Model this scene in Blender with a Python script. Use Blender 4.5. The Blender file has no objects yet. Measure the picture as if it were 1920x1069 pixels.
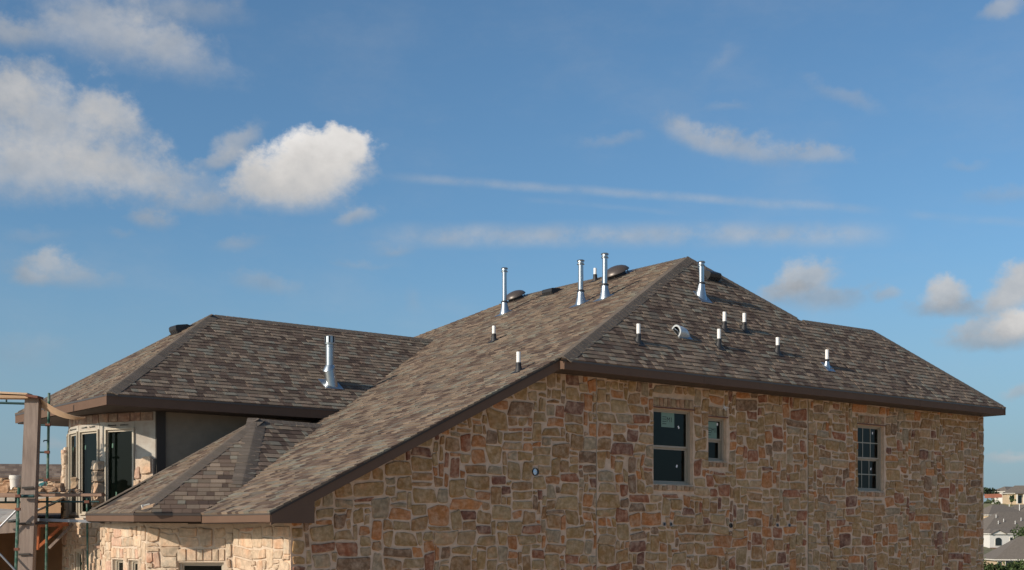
import bpy, math, random
from mathutils import Vector, noise as mnoise
random.seed(11)
S = bpy.context.scene
COL = S.collection
R = math.radians

# ------------------------------------------------------------------ camera, sky, sun, exposure
# House frame: +X along the long stone wall, +Y away behind it, Z up; camera height is z = 0, house ground z = -3.
CX, SX = 0.7848828, 0.6196443            # camera right axis = (CX, -SX), view axis = (SX, CX)
cam = bpy.data.cameras.new('camera'); cam.sensor_width = 36; cam.lens = 45.0; cam.shift_y = 0.2424
cam.clip_start = 0.1; cam.clip_end = 9000
co = bpy.data.objects.new('camera', cam); COL.objects.link(co)
co.location = (0, 0, 0); co.rotation_euler = (R(90), 0, -math.atan2(SX, CX)); S.camera = co

SUN = Vector((-0.91, 0.035, 0.415)).normalized()
W = bpy.data.worlds.new('World'); S.world = W; W.use_nodes = True
SKY_STRENGTH = 0.125
SUN_STRENGTH = 4.7
S.view_settings.view_transform = 'Standard'; S.view_settings.look = 'None'
S.view_settings.exposure = 0.0; S.view_settings.gamma = 1.0; S.view_settings.use_curve_mapping = False
S.render.engine = 'CYCLES'
S.cycles.use_denoising = True
S.cycles.max_bounces = 6
S.cycles.transparent_max_bounces = 12

def world_sky():
    nt = W.node_tree; nt.nodes.clear(); N = nt.nodes; L = nt.links
    def node(t, **k):
        n = N.new(t)
        for a, b in k.items(): setattr(n, a, b)
        return n
    def plug(i, v):
        if isinstance(v, (int, float)): i.default_value = v
        else: L.new(v, i)
    def m(op, a, b=None, c=None, clamp=False):
        n = node('ShaderNodeMath', operation=op, use_clamp=clamp)
        for i, v in enumerate((a, b, c)):
            if v is not None: plug(n.inputs[i], v)
        return n.outputs[0]
    sky = node('ShaderNodeTexSky', sky_type='NISHITA')
    sky.sun_disc = False
    sky.sun_elevation = math.asin(SUN.z); sky.sun_rotation = math.atan2(SUN.x, SUN.y)
    sky.altitude = 300; sky.air_density = 1.0; sky.dust_density = 1.9; sky.ozone_density = 4.5
    tc = node('ShaderNodeTexCoord'); sp = node('ShaderNodeSeparateXYZ'); L.new(tc.outputs['Generated'], sp.inputs[0])
    X, Y, Z = sp.outputs
    az = m('ARCTAN2', X, Y); el = m('ARCSINE', Z)
    def fbm(scale, detail, rough, off, zs=1.6, lac=2.0):
        mp = node('ShaderNodeMapping'); L.new(tc.outputs['Generated'], mp.inputs[0])
        mp.inputs['Location'].default_value = (off, off*.7, off*.3); mp.inputs['Scale'].default_value = (1, 1, zs)
        n = node('ShaderNodeTexNoise'); L.new(mp.outputs[0], n.inputs['Vector'])
        n.inputs['Scale'].default_value = scale; n.inputs['Detail'].default_value = detail
        n.inputs['Roughness'].default_value = rough; n.inputs['Lacunarity'].default_value = lac
        return n.outputs[0]
    n1 = fbm(16, 9, .62, 3.1); n2 = fbm(38, 8, .60, 7.7, 1.3); n3 = fbm(7, 8, .66, 1.3, 2.2)
    # warped angular coordinates so that cloud outlines billow
    azw = m('ADD', az, m('MULTIPLY', m('SUBTRACT', n1, .5), .020))
    elw = m('ADD', el, m('MULTIPLY', m('SUBTRACT', n2, .5), .020))
    n4 = fbm(95, 6, .6, 9.1, 1.2)
    nd = m('ADD', n2, m('MULTIPLY', m('SUBTRACT', n4, .5), .45))
    def smooth(v, a, b):
        n = node('ShaderNodeMapRange', interpolation_type='SMOOTHSTEP'); plug(n.inputs['Value'], v)
        n.inputs['From Min'].default_value = a; n.inputs['From Max'].default_value = b
        return n.outputs['Result']
    F = 2400.0
    def azel(px, py):
        x, y, z = (px-960), F, (1000-py)
        u, v = x*CX+y*SX, -x*SX+y*CX
        return math.atan2(u, v), math.atan2(z, math.hypot(u, v))
    # (x, y, half width, half height, tilt deg, density, softness, brightness)
    blobs = [
        (590, 288, 112, 46, 10, 1.0, .38, 1.04), (548, 330, 112, 46, 4, 1.0, .66, .94), (640, 277, 62, 42, 0, 1.0, .40, 1.02), (478, 345, 50, 36, 0, .85, .8, .86), (600, 335, 95, 40, 12, .9, .8, .88), (540, 372, 100, 26, 0, .6, 1.0, .80),
        (95, 235, 130, 95, 0, .72, .9, .86), (60, 310, 190, 65, 0, .70, .9, .85), (225, 300, 110, 75, -20, .62, .9, .82), (215, 215, 75, 40, -25, .66, .8, .84), (330, 345, 120, 35, -10, .48, 1.1, .80), (20, 175, 60, 50, 0, .8, .8, .76),
        (200, 55, 140, 60, -5, .60, 1.1, .84), (320, 95, 110, 45, -12, .50, 1.1, .82), (70, 60, 80, 28, 12, .30, 1.2, .72), (330, 15, 120, 28, 0, .32, 1.1, .74), (70, 125, 60, 18, 0, .28, 1.0, .72), (10, 55, 50, 28, -8, .42, 1., .74),
        (440, 272, 46, 30, 30, .60, .9, .76), (415, 300, 50, 14, 15, .35, 1., .74),
        (283, 407, 40, 20, -8, .42, 1., .72), (665, 405, 40, 15, 6, .42, 1., .76), (360, 378, 60, 18, 0, .38, 1.1, .72),
        (105, 490, 50, 22, 5, .66, .8, .78), (130, 515, 95, 22, 0, .5, 1., .73), (60, 525, 42, 14, 0, .4, 1., .72),
        (500, 532, 62, 18, -6, .26, 1.1, .70), (450, 457, 36, 14, 8, .26, 1.1, .72), (738, 468, 34, 12, 0, .24, 1.1, .70), (680, 497, 45, 8, 0, .14, 1.1, .7),
        (1310, 255, 70, 26, -18, .50, .9, .78), (1400, 275, 95, 26, -12, .55, .9, .78), (1530, 288, 80, 15, -6, .48, .9, .78), (1150, 262, 48, 11, 6, .20, 1.2, .75),
        (1590, 183, 60, 16, -22, .22, 1.1, .75), (1370, 195, 42, 10, 5, .14, 1.1, .75), (1360, 110, 34, 15, 25, .12, 1.2, .75), (1885, 15, 42, 17, 8, .55, .9, .8), (1820, 310, 34, 10, 0, .16, 1.1, .75), (1890, 365, 70, 16, 0, .2, 1.2, .72),
        (1510, 520, 62, 34, 10, .78, .6, .82), (1460, 548, 42, 18, 12, .60, .8, .74), (1545, 555, 85, 27, 0, .62, .9, .67), (1663, 553, 26, 12, 0, .48, .9, .72),
        (1772, 550, 44, 32, 0, .85, .55, .84), (1765, 575, 58, 18, 0, .62, .8, .66), (1900, 545, 62, 44, 18, .88, .6, .84), (1830, 578, 60, 16, 0, .5, .9, .66),
        (1905, 610, 58, 30, 10, .95, .5, .92), (1835, 612, 62, 22, 5, .7, .8, .74), (1860, 640, 88, 18, 0, .7, .8, .68), (1905, 738, 28, 12, 8, .5, .9, .78), (1898, 856, 44, 13, 6, .55, .9, .80),
        (100, 830, 45, 10, 0, .26, 1.1, .72), (40, 660, 80, 30, 0, .14, 1.2, .70), (775, 560, 14, 26, -20, .12, 1.2, .72), (230, 435, 26, 9, 0, .15, 1.1, .72), (60, 440, 60, 14, 0, .16, 1.2, .72),
    ]
    mask = None; bright = None
    for (px, py, w, h, tilt, dens, soft, br) in blobs:
        if dens < .45: dens *= 1.35
        a0, e0 = azel(px, py); a1, _ = azel(px+w, py); a2, _ = azel(px-w, py); _, e1 = azel(px, py-h); _, e2 = azel(px, py+h)
        wa, he = max((a1-a2)/2, .002), max((e1-e2)/2, .002)
        dx = m('SUBTRACT', azw, a0); dy = m('SUBTRACT', elw, e0)
        sh = math.tan(R(tilt))
        dy2 = m('SUBTRACT', dy, m('MULTIPLY', dx, sh))
        qx = m('MULTIPLY', dx, 1/wa); qy = m('MULTIPLY', dy2, 1/he)
        r2 = m('ADD', m('MULTIPLY', qx, qx), m('MULTIPLY', qy, qy))
        rr = m('ADD', m('SQRT', r2), m('MULTIPLY', m('SUBTRACT', nd, .5), 1.55 if soft > .7 else .95))
        v = m('MULTIPLY', smooth(rr, 1.02 + .50*soft, 1.0 - .95*soft), dens)
        b = m('MINIMUM', m('MAXIMUM', m('ADD', br, m('MULTIPLY', qy, .085 if soft < .6 else .04)), br-.16), br+.10)
        if mask is None: mask, bright = v, b
        else:
            wgt = m('DIVIDE', v, m('ADD', m('ADD', v, mask), 1e-4))
            mx = node('ShaderNodeMix', data_type='FLOAT'); plug(mx.inputs[0], wgt); plug(mx.inputs[2], bright); plug(mx.inputs[3], b)
            bright = mx.outputs[0]
            mask = m('SUBTRACT', m('ADD', mask, v), m('MULTIPLY', mask, v))
    def blend(b0, b1, v):
        mx = node('ShaderNodeMix', data_type='FLOAT'); plug(mx.inputs[0], m('DIVIDE', v, m('ADD', m('ADD', v, mask), 1e-4))); plug(mx.inputs[2], b0); plug(mx.inputs[3], b1)
        return mx.outputs[0]
    # two long ice trails
    for (p, q, wid, dens) in (((680, 328), (1700, 398), .0042, .27), ((660, 442), (1720, 440), .0100, .46), ((960, 372), (1290, 402), .0026, .07), ((1680, 400), (2000, 425), .0040, .12)):
        a0, e0 = azel(*p); a1, e1 = azel(*q); sl = (e1-e0)/(a1-a0)
        am, em = azel((p[0]+q[0])/2, (p[1]+q[1])/2); bow = em-(e0+e1)/2
        t = m('DIVIDE', m('SUBTRACT', az, a0), a1-a0)
        arc = m('MULTIPLY', m('MULTIPLY', t, m('SUBTRACT', 1.0, t)), 4*bow)
        d = m('SUBTRACT', m('ADD', el, m('MULTIPLY', m('SUBTRACT', n1, .5), .006)), m('ADD', m('ADD', e0, arc), m('MULTIPLY', m('SUBTRACT', az, a0), sl)))
        v = m('MULTIPLY', smooth(m('ABSOLUTE', d), wid*1.25, 0.0), m('MULTIPLY', smooth(t, 0, .18), smooth(t, 1.0, .84)))
        v = m('MULTIPLY', v, m('MULTIPLY', smooth(n2, .15, .70), dens*1.25))
        bright = blend(bright, .82, v)
        mask = m('SUBTRACT', m('ADD', mask, v), m('MULTIPLY', mask, v))
    # scattered cloud over the rest of the sky, and a faint high veil
    veil = m('MULTIPLY', smooth(n3, .42, .85), .13)
    bright = blend(bright, .82, veil)
    mask = m('SUBTRACT', m('ADD', mask, veil), m('MULTIPLY', mask, veil))
    inner = fbm(24, 8, .6, 5.2, 1.2)
    mp2 = node('ShaderNodeMapping'); L.new(tc.outputs['Generated'], mp2.inputs[0]); mp2.inputs['Location'].default_value = (5.2-.010, 5.2*.7-.004, 5.2*.3+.012); mp2.inputs['Scale'].default_value = (1, 1, 1.2)
    ns = node('ShaderNodeTexNoise'); L.new(mp2.outputs[0], ns.inputs['Vector']); ns.inputs['Scale'].default_value = 24; ns.inputs['Detail'].default_value = 8; ns.inputs['Roughness'].default_value = .6
    relief = m('SUBTRACT', inner, ns.outputs[0])
    bright = m('ADD', m('ADD', bright, m('MULTIPLY', m('SUBTRACT', inner, .5), .10)), m('MULTIPLY', relief, .24))
    mask = m('MULTIPLY', mask, smooth(inner, .05, .36), clamp=True)
    bgs = node('ShaderNodeBackground'); tn = node('ShaderNodeMix', data_type='RGBA', blend_type='MULTIPLY'); tn.inputs[0].default_value = 1; L.new(sky.outputs[0], tn.inputs[6]); tn.inputs[7].default_value = (.87, 1.035, 1.02, 1); L.new(tn.outputs[2], bgs.inputs[0]); bgs.inputs[1].default_value = SKY_STRENGTH
    cc = node('ShaderNodeMix', data_type='RGBA')
    plug(cc.inputs[0], smooth(bright, .60, 1.0)); cc.inputs[6].default_value = (.90, .97, 1.06, 1); cc.inputs[7].default_value = (1.03, 1.0, .97, 1)
    bgc = node('ShaderNodeBackground'); L.new(cc.outputs[2], bgc.inputs[0])
    L.new(m('MULTIPLY', m('POWER', bright, 1.45), .66), bgc.inputs[1])
    bgh = node('ShaderNodeBackground'); bgh.inputs[0].default_value = (.265, .37, .465, 1); bgh.inputs[1].default_value = 1.0
    mxh = node('ShaderNodeMixShader'); L.new(m('MULTIPLY', smooth(el, .24, -.01), .78), mxh.inputs[0]); L.new(bgs.outputs[0], mxh.inputs[1]); L.new(bgh.outputs[0], mxh.inputs[2])
    mix = node('ShaderNodeMixShader'); L.new(mask, mix.inputs[0]); L.new(mxh.outputs[0], mix.inputs[1]); L.new(bgc.outputs[0], mix.inputs[2])
    out = node('ShaderNodeOutputWorld'); L.new(mix.outputs[0], out.inputs[0])
world_sky()

sl = bpy.data.lights.new('sun', 'SUN'); sl.energy = SUN_STRENGTH; sl.angle = R(0.53); sl.color = (1.0, .87, .72)
so = bpy.data.objects.new('sun', sl); COL.objects.link(so); so.rotation_euler = SUN.to_track_quat('Z', 'Y').to_euler()

# ------------------------------------------------------------------ materials
MATS = {}
def mat(name, col=(.5, .5, .5), rough=.8, metal=0.0, attr=False, nscale=0, namt=0.0, bump=0.0, bscale=60, spec=.5, tint=None, tscale=3.0, tamt=0.0, stretch=(1, 1, 1)):
    m = bpy.data.materials.new(name); m.use_nodes = True; nt = m.node_tree; N, L = nt.nodes, nt.links
    b = N['Principled BSDF']; b.inputs['Roughness'].default_value = rough; b.inputs['Metallic'].default_value = metal
    b.inputs['Specular IOR Level'].default_value = spec
    geo = N.new('ShaderNodeTexCoord'); mp = N.new('ShaderNodeMapping'); L.new(geo.outputs['Object'], mp.inputs[0]); mp.inputs['Scale'].default_value = stretch
    if attr:
        a = N.new('ShaderNodeAttribute'); a.attribute_name = 'Col'; c = a.outputs['Color']
    else:
        rgb = N.new('ShaderNodeRGB'); rgb.outputs[0].default_value = (*col, 1); c = rgb.outputs[0]
    def tex(sc, det=6, ro=.6):
        n = N.new('ShaderNodeTexNoise'); L.new(mp.outputs[0], n.inputs['Vector']); n.inputs['Scale'].default_value = sc; n.inputs['Detail'].default_value = det; n.inputs['Roughness'].default_value = ro
        return n.outputs[0]
    def rng(v, a, b2, c2, d):
        n = N.new('ShaderNodeMapRange'); L.new(v, n.inputs[0]); n.inputs[1].default_value = a; n.inputs[2].default_value = b2; n.inputs[3].default_value = c2; n.inputs[4].default_value = d
        return n.outputs[0]
    if tint:
        mx = N.new('ShaderNodeMix'); mx.data_type = 'RGBA'; L.new(rng(tex(tscale, 8, .65), .42, .68, 0, tamt), mx.inputs[0]); L.new(c, mx.inputs[6]); mx.inputs[7].default_value = (*tint, 1); c = mx.outputs[2]
    if namt:
        mx = N.new('ShaderNodeMix'); mx.data_type = 'RGBA'; mx.blend_type = 'MULTIPLY'; mx.inputs[0].default_value = 1.0
        v = rng(tex(nscale), .25, .75, 1-namt, 1+namt); cb = N.new('ShaderNodeCombineXYZ')
        for i in range(3): L.new(v, cb.inputs[i])
        L.new(c, mx.inputs[6]); L.new(cb.outputs[0], mx.inputs[7]); c = mx.outputs[2]
    L.new(c, b.inputs['Base Color'])
    if bump:
        bp = N.new('ShaderNodeBump'); bp.inputs['Strength'].default_value = bump; bp.inputs['Distance'].default_value = .01
        L.new(tex(bscale, 8, .65), bp.inputs['Height']); L.new(bp.outputs[0], b.inputs['Normal'])
    MATS[name] = m
    return m
mat('shingle', rough=.93, attr=True, nscale=55, namt=.22, bump=.5, bscale=260, spec=.25)
mat('cap_shingle', rough=.93, attr=True, nscale=40, namt=.16, bump=.5, bscale=260, spec=.25)
mat('underlay', (.045, .036, .031), .95)
mat('stone', rough=.88, attr=True, nscale=14, namt=.30, bump=.7, bscale=38, spec=.3, tint=(.52, .38, .27), tscale=7, tamt=.5)
mat('mortar', (.62, .455, .335), .95, nscale=9, namt=.20, bump=.8, bscale=45, spec=.2, tint=(.48, .325, .20), tscale=1.3, tamt=.5)
mat('paint', (.125, .078, .055), .7, nscale=3, namt=.07, bump=.06, bscale=80, spec=.12)
mat('soffit', (.055, .038, .03), .7, nscale=4, namt=.08)
mat('steel', (.44, .46, .47), .30, 1.0, nscale=4, namt=.05)
mat('galvanised', (.37, .41, .44), .36, .92, nscale=8, namt=.10)
mat('hood_metal', (.52, .55, .56), .5, .35, nscale=8, namt=.06)
mat('darksteel', (.06, .06, .065), .5, .6)
mat('pvc', (.78, .77, .74), .42, nscale=8, namt=.04)
mat('rubber', (.018, .018, .02), .6)
mat('bronze', (.085, .068, .058), .38, .25, nscale=14, namt=.10)
mat('black_plastic', (.022, .021, .021), .45)
mat('frame', (.34, .29, .225), .5, nscale=6, namt=.05)
mat('frame_white', (.44, .39, .31), .5, nscale=6, namt=.05)
mat('muntin', (.30, .29, .23), .5)
mat('drywall', (.20, .23, .19), .9, nscale=3, namt=.08)
mat('floorboard', (.2, .16, .12), .9)
mat('stucco', (.245, .205, .155), .95, nscale=5, namt=.12, bump=.4, bscale=60)
mat('dark_trim', (.035, .03, .026), .8)
mat('sheathing', (.30, .22, .16), .9, nscale=4, namt=.2, tint=(.36, .17, .12), tscale=2.2, tamt=.7)
mat('lumber', (.40, .26, .155), .85, nscale=5, namt=.2, bump=.2, bscale=20, stretch=(1, 1, 6))
mat('plywood', (.46, .32, .21), .8, nscale=4, namt=.18)
mat('weathered', (.235, .185, .155), .9, nscale=4, namt=.22, bump=.3, bscale=18, stretch=(5, 5, .6), tint=(.13, .09, .075), tscale=2.5, tamt=.5)
mat('plank', (.27, .17, .12), .9, nscale=5, namt=.25, stretch=(1, 1, 5))
mat('green_paint', (.02, .095, .065), .45, .2, nscale=9, namt=.30, tint=(.22, .24, .21), tscale=9, tamt=.7)
mat('green_dark', (.012, .05, .05), .5, .2, nscale=9, namt=.2)
mat('orange_paint', (.36, .085, .012), .5, nscale=8, namt=.25)
mat('grey_metal', (.24, .25, .27), .5, .5, nscale=8, namt=.2)
mat('rust', (.14, .05, .03), .8, nscale=12, namt=.3)
mat('bucket', (.72, .70, .64), .5, nscale=6, namt=.08, tint=(.40, .36, .30), tscale=6, tamt=.5)
mat('teal_print', (.02, .17, .19), .7)
mat('blue_tarp', (.02, .05, .32), .6)
mat('bag_paper', (.6, .58, .53), .9, nscale=6, namt=.1)
mat('sticker', (.17, .27, .22), .7, nscale=12, namt=.08)
mat('ink', (.02, .03, .03), .7)
mat('white_tag', (.8, .8, .8), .5)
mat('foil', (.55, .6, .68), .25, 1.0, bump=.8, bscale=30)
mat('bg_roof', (.140, .118, .098), .95, nscale=2.2, namt=.20)
mat('bg_white', (.62, .60, .56), .9, nscale=.8, namt=.05)
mat('bg_beige', (.50, .38, .25), .9, nscale=.9, namt=.10)
mat('bg_stone', (.42, .25, .14), .9, nscale=1.5, namt=.3)
mat('bg_trim', (.66, .62, .55), .8)
mat('bg_glass', (.02, .028, .03), .12)
mat('bark', (.07, .05, .035), .95)
mat('leaf', rough=.75, attr=True, spec=.25)
mat('red_soil', (.36, .14, .09), .95, nscale=.3, namt=.2)
def grass_ground():
    m = mat('earth', rough=.97, attr=True, nscale=.35, namt=.28)
grass_ground()
def housewrap():
    m = mat('housewrap', (.41, .385, .34), .7, nscale=3, namt=.14, tint=(.27, .20, .15), tscale=3.5, tamt=.65)
housewrap()
def stains():
    nt = MATS['stone'].node_tree; N, L = nt.nodes, nt.links; b = N['Principled BSDF']; src = b.inputs['Base Color'].links[0].from_socket
    mp = N.new('ShaderNodeMapping'); mp.inputs['Location'].default_value = (3, 7, 1); tc = [n for n in N if n.type == 'TEX_COORD'][0]; L.new(tc.outputs['Object'], mp.inputs[0])
    t = N.new('ShaderNodeTexNoise'); t.inputs['Scale'].default_value = 3.4; t.inputs['Detail'].default_value = 6; L.new(mp.outputs[0], t.inputs['Vector'])
    r = N.new('ShaderNodeMapRange'); r.inputs[1].default_value = .50; r.inputs[2].default_value = .72; r.inputs[4].default_value = .40; L.new(t.outputs[0], r.inputs[0])
    x = N.new('ShaderNodeMix'); x.data_type = 'RGBA'; x.blend_type = 'MULTIPLY'; L.new(r.outputs[0], x.inputs[0]); L.new(src, x.inputs[6]); x.inputs[7].default_value = (1.12, .66, .40, 1); L.new(x.outputs[2], b.inputs['Base Color'])
stains()
def glass():
    m = bpy.data.materials.new('glass'); m.use_nodes = True; nt = m.node_tree; N, L = nt.nodes, nt.links; N.clear()
    o = N.new('ShaderNodeOutputMaterial'); t = N.new('ShaderNodeBsdfTransparent'); t.inputs[0].default_value = (.34, .46, .40, 1)
    g = N.new('ShaderNodeBsdfGlossy'); g.inputs['Roughness'].default_value = .02
    f = N.new('ShaderNodeFresnel'); f.inputs[0].default_value = 1.36
    x = N.new('ShaderNodeMixShader'); L.new(f.outputs[0], x.inputs[0]); L.new(t.outputs[0], x.inputs[1]); L.new(g.outputs[0], x.inputs[2]); L.new(x.outputs[0], o.inputs[0])
    MATS['glass'] = m
glass()

# ------------------------------------------------------------------ building blocks
WL = {}                                   # world location of every linked object (no parent is rotated unless local=True is used)
class MB:
    def __init__(s): s.v = []; s.f = []; s.c = []
    def poly(s, pts, col=(.5, .5, .5)):
        k = len(s.v); s.v += [tuple(p) for p in pts]; s.c += [col]*len(pts); s.f.append(tuple(range(k, k+len(pts)))); return s
    def raw(s, vs, fs, col=(.5, .5, .5)):
        k = len(s.v); s.v += [tuple(p) for p in vs]; s.c += [col]*len(vs); s.f += [tuple(i+k for i in f) for f in fs]; return s
    def hexa(s, b, t, col=(.5, .5, .5)):  # two matching rings (bottom, top) -> closed solid
        n = len(b); fs = [tuple(reversed(range(n))), tuple(range(n, 2*n))]
        fs += [(i, (i+1) % n, n+(i+1) % n, n+i) for i in range(n)]
        return s.raw(list(b)+list(t), fs, col)
    def box(s, x0, x1, y0, y1, z0, z1, col=(.5, .5, .5)):
        return s.hexa([(x0, y0, z0), (x1, y0, z0), (x1, y1, z0), (x0, y1, z0)], [(x0, y0, z1), (x1, y0, z1), (x1, y1, z1), (x0, y1, z1)], col)
    def slab(s, pts, thick, col=(.5, .5, .5)):  # polygon with thickness along -normal
        p = [Vector(q) for q in pts]; n = (p[1]-p[0]).cross(p[2]-p[0]).normalized()
        return s.hexa([q-n*thick for q in p], p, col)
    def bar(s, p, q, w, h, up=(0, 0, 1), col=(.5, .5, .5)):
        p, q = Vector(p), Vector(q); d = (q-p).normalized(); a = d.cross(Vector(up)).normalized(); b = a.cross(d)
        r = lambda o: [o-a*w/2-b*h/2, o+a*w/2-b*h/2, o+a*w/2+b*h/2, o-a*w/2+b*h/2]
        return s.hexa(r(p), r(q), col)
    def tube(s, pts, r, n=10, col=(.5, .5, .5)):
        pts = [Vector(p) for p in pts]; rings = []
        for i, p in enumerate(pts):
            d = (pts[min(i+1, len(pts)-1)]-pts[max(i-1, 0)]).normalized()
            a = d.cross(Vector((0, 0, 1)) if abs(d.z) < .9 else Vector((1, 0, 0))).normalized(); b = d.cross(a)
            rings.append([p+(a*math.cos(2*math.pi*k/n)+b*math.sin(2*math.pi*k/n))*r for k in range(n)])
        vs = [v for g in rings for v in g]; fs = []
        for i in range(len(rings)-1):
            for k in range(n): fs.append((i*n+k, i*n+(k+1) % n, (i+1)*n+(k+1) % n, (i+1)*n+k))
        fs += [tuple(reversed(range(n))), tuple(range(len(vs)-n, len(vs)))]
        return s.raw(vs, fs, col)
    def lathe(s, prof, n=20, at=(0, 0, 0), col=(.5, .5, .5)):
        vs = [(at[0]+r*math.cos(2*math.pi*k/n), at[1]+r*math.sin(2*math.pi*k/n), at[2]+z) for r, z in prof for k in range(n)]; fs = []
        for i in range(len(prof)-1):
            for k in range(n): fs.append((i*n+k, i*n+(k+1) % n, (i+1)*n+(k+1) % n, (i+1)*n+k))
        fs += [tuple(reversed(range(n))), tuple(range(len(vs)-n, len(vs)))]
        return s.raw(vs, fs, col)
    def build(s, name, m, parent=None, local=False, smooth=False, base=None):
        off = Vector((0, 0, 0))
        if parent is not None: off = WL[parent.name]
        if base is not None: off = Vector(base)
        me = bpy.data.meshes.new(name)
        me.from_pydata(s.v if local else [(x-off.x, y-off.y, z-off.z) for x, y, z in s.v], [], s.f)
        if MATS[m].node_tree.nodes.get('Attribute'):
            a = me.color_attributes.new('Col', 'FLOAT_COLOR', 'POINT'); a.data.foreach_set('color', [k for c in s.c for k in (*c, 1)])
        me.materials.append(MATS[m])
        if smooth:
            me.polygons.foreach_set('use_smooth', [True]*len(me.polygons))
            try: me.set_sharp_from_angle(angle=R(38))
            except Exception: pass
        o = bpy.data.objects.new(name, me); COL.objects.link(o)
        if parent is not None: o.parent = parent; WL[o.name] = Vector(WL[parent.name])
        elif base is not None: o.location = base; WL[o.name] = Vector(base)
        else: WL[o.name] = Vector((0, 0, 0))
        return o
def thing(name, loc, label, cat, group=None):
    o = bpy.data.objects.new(name, None); COL.objects.link(o); o.location = loc; o.empty_display_size = .2
    tag(o, label, cat, group); WL[o.name] = Vector(loc); return o
def tag(o, label=None, cat=None, group=None, kind=None):
    for k, v in (('label', label), ('category', cat), ('group', group), ('kind', kind)):
        if v: o[k] = v
    return o
def copy_thing(o, loc, label):
    c = o.copy(); COL.objects.link(c); c.location = loc; c['label'] = label; WL[c.name] = Vector(loc)
    for ch in o.children:
        d = ch.copy(); COL.objects.link(d); d.parent = c
        for g in ch.children:
            e = g.copy(); COL.objects.link(e); e.parent = d
    return c
def cw(X, D, z): return Vector((X*CX+D*SX, -X*SX+D*CX, z))      # metres right of / ahead of the camera -> world
def at(px, py, D): return cw((px-960)*D/2400, D, (1000-py)*D/2400)
def project(p):
    X = p[0]*CX-p[1]*SX; D = p[0]*SX+p[1]*CX
    return 960+2400*X/D, 1000-2400*p[2]/D
def parea(pts):
    q = [project(p) for p in pts]
    return abs(sum(q[i][0]*q[(i+1) % len(q)][1]-q[(i+1) % len(q)][0]*q[i][1] for i in range(len(q))))/2, sum(a for a, _ in q)/len(q), sum(b for _, b in q)/len(q)

# ------------------------------------------------------------------ ground
def terrain_z(D, X):
    ks = [(-60, -4), (0, -3.6), (12, -3), (45, -3.2), (90, -7), (160, -10), (250, -12), (317, -9.4), (378, -4.3), (420, -2.2), (462, 3.6), (531, 12.0), (592, 13.2), (830, 13), (1500, 6), (6000, -30)]
    for (a, za), (b, zb) in zip(ks, ks[1:]):
        if D <= b:
            t = max(0, (D-a)/(b-a)); t = t*t*(3-2*t); return za+(zb-za)*t
    return -30
g = MB(); xs = [-2500, -900, -400, -200, -120, -80, -50, -30, -15, 0, 15, 30, 50, 65, 80, 95, 110, 125, 140, 160, 180, 200, 220, 250, 300, 420, 900, 2500]
ds = [-300, -100, -40, 0, 12, 25, 45, 70, 90, 120, 160, 200, 250, 290, 317, 345, 378, 400, 420, 440, 462, 485, 510, 531, 560, 592, 700, 830, 1500, 3000, 6000]
for D in ds:
    for X in xs:
        p = cw(X, D, terrain_z(D, X)+(mnoise.noise(Vector((X*.02, D*.02, 0)))*1.1 if D > 60 else 0)); g.v.append(tuple(p)); soil = D < 105 and abs(X) < 70; hill = 470 < D < 560; g.c.append((.50, .38, .26) if soil else (.19, .17, .075) if hill else (.13, .12, .06))
nx = len(xs)
g.f = [(j*nx+i, j*nx+i+1, (j+1)*nx+i+1, (j+1)*nx+i) for j in range(len(ds)-1) for i in range(nx-1)]
tag(g.build('ground', 'earth', smooth=True), kind='structure')

# ------------------------------------------------------------------ the stone house
house = thing('stone_house', (19, 20, -3), 'large unfinished stone house with brown shingled hip roofs and a round window bay', 'house')
V0, VE, VR2 = 17.75, 17.30, 17.17
M1, D1 = .48981, -4.10207                 # long left slope: z = M1*x + D1
M2, D2 = .99902, -14.07316                # front slope:     z = M2*y + D2
z1 = lambda x: M1*x+D1
P = (21.1737, 20.3622, 6.2691); Q = (21.1737, 26.51, 6.2691)
C2 = ((VR2*M2+D2-D1)/M1, VR2, VR2*M2+D2)
C1 = ((VE*M2+D2-D1)/M1, VE, VE*M2+D2)
E2 = (29.02, VR2, VR2*M2+D2); K1 = (23.43, 18.985, 18.985*M2+D2); K2 = (26.2, 19.02, 19.02*M2+D2)
B1 = (9.027, VE, z1(9.027))
VL = 22.78
LC = (8.616, VL, 2.535); LR = (12.205, 26.095, 4.780); LF = (8.616, 28.065, 2.550)
M3 = (LR[2]-LC[2])/(26.095-VL); VT = ((4.780-D1)/M1, 26.095, 4.780); VF = ((2.535-D1)/M1, VL, 2.535)
FA = (11.32, 22.19, 2.17); FJ = (8.075, 20.155, .33); FN = (8.53, 23.6, .37); FH = (9.963, 20.124, .778); FG = (9.03, 19.69, .33); FR = (12.746, 22.19, z1(12.746))

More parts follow.
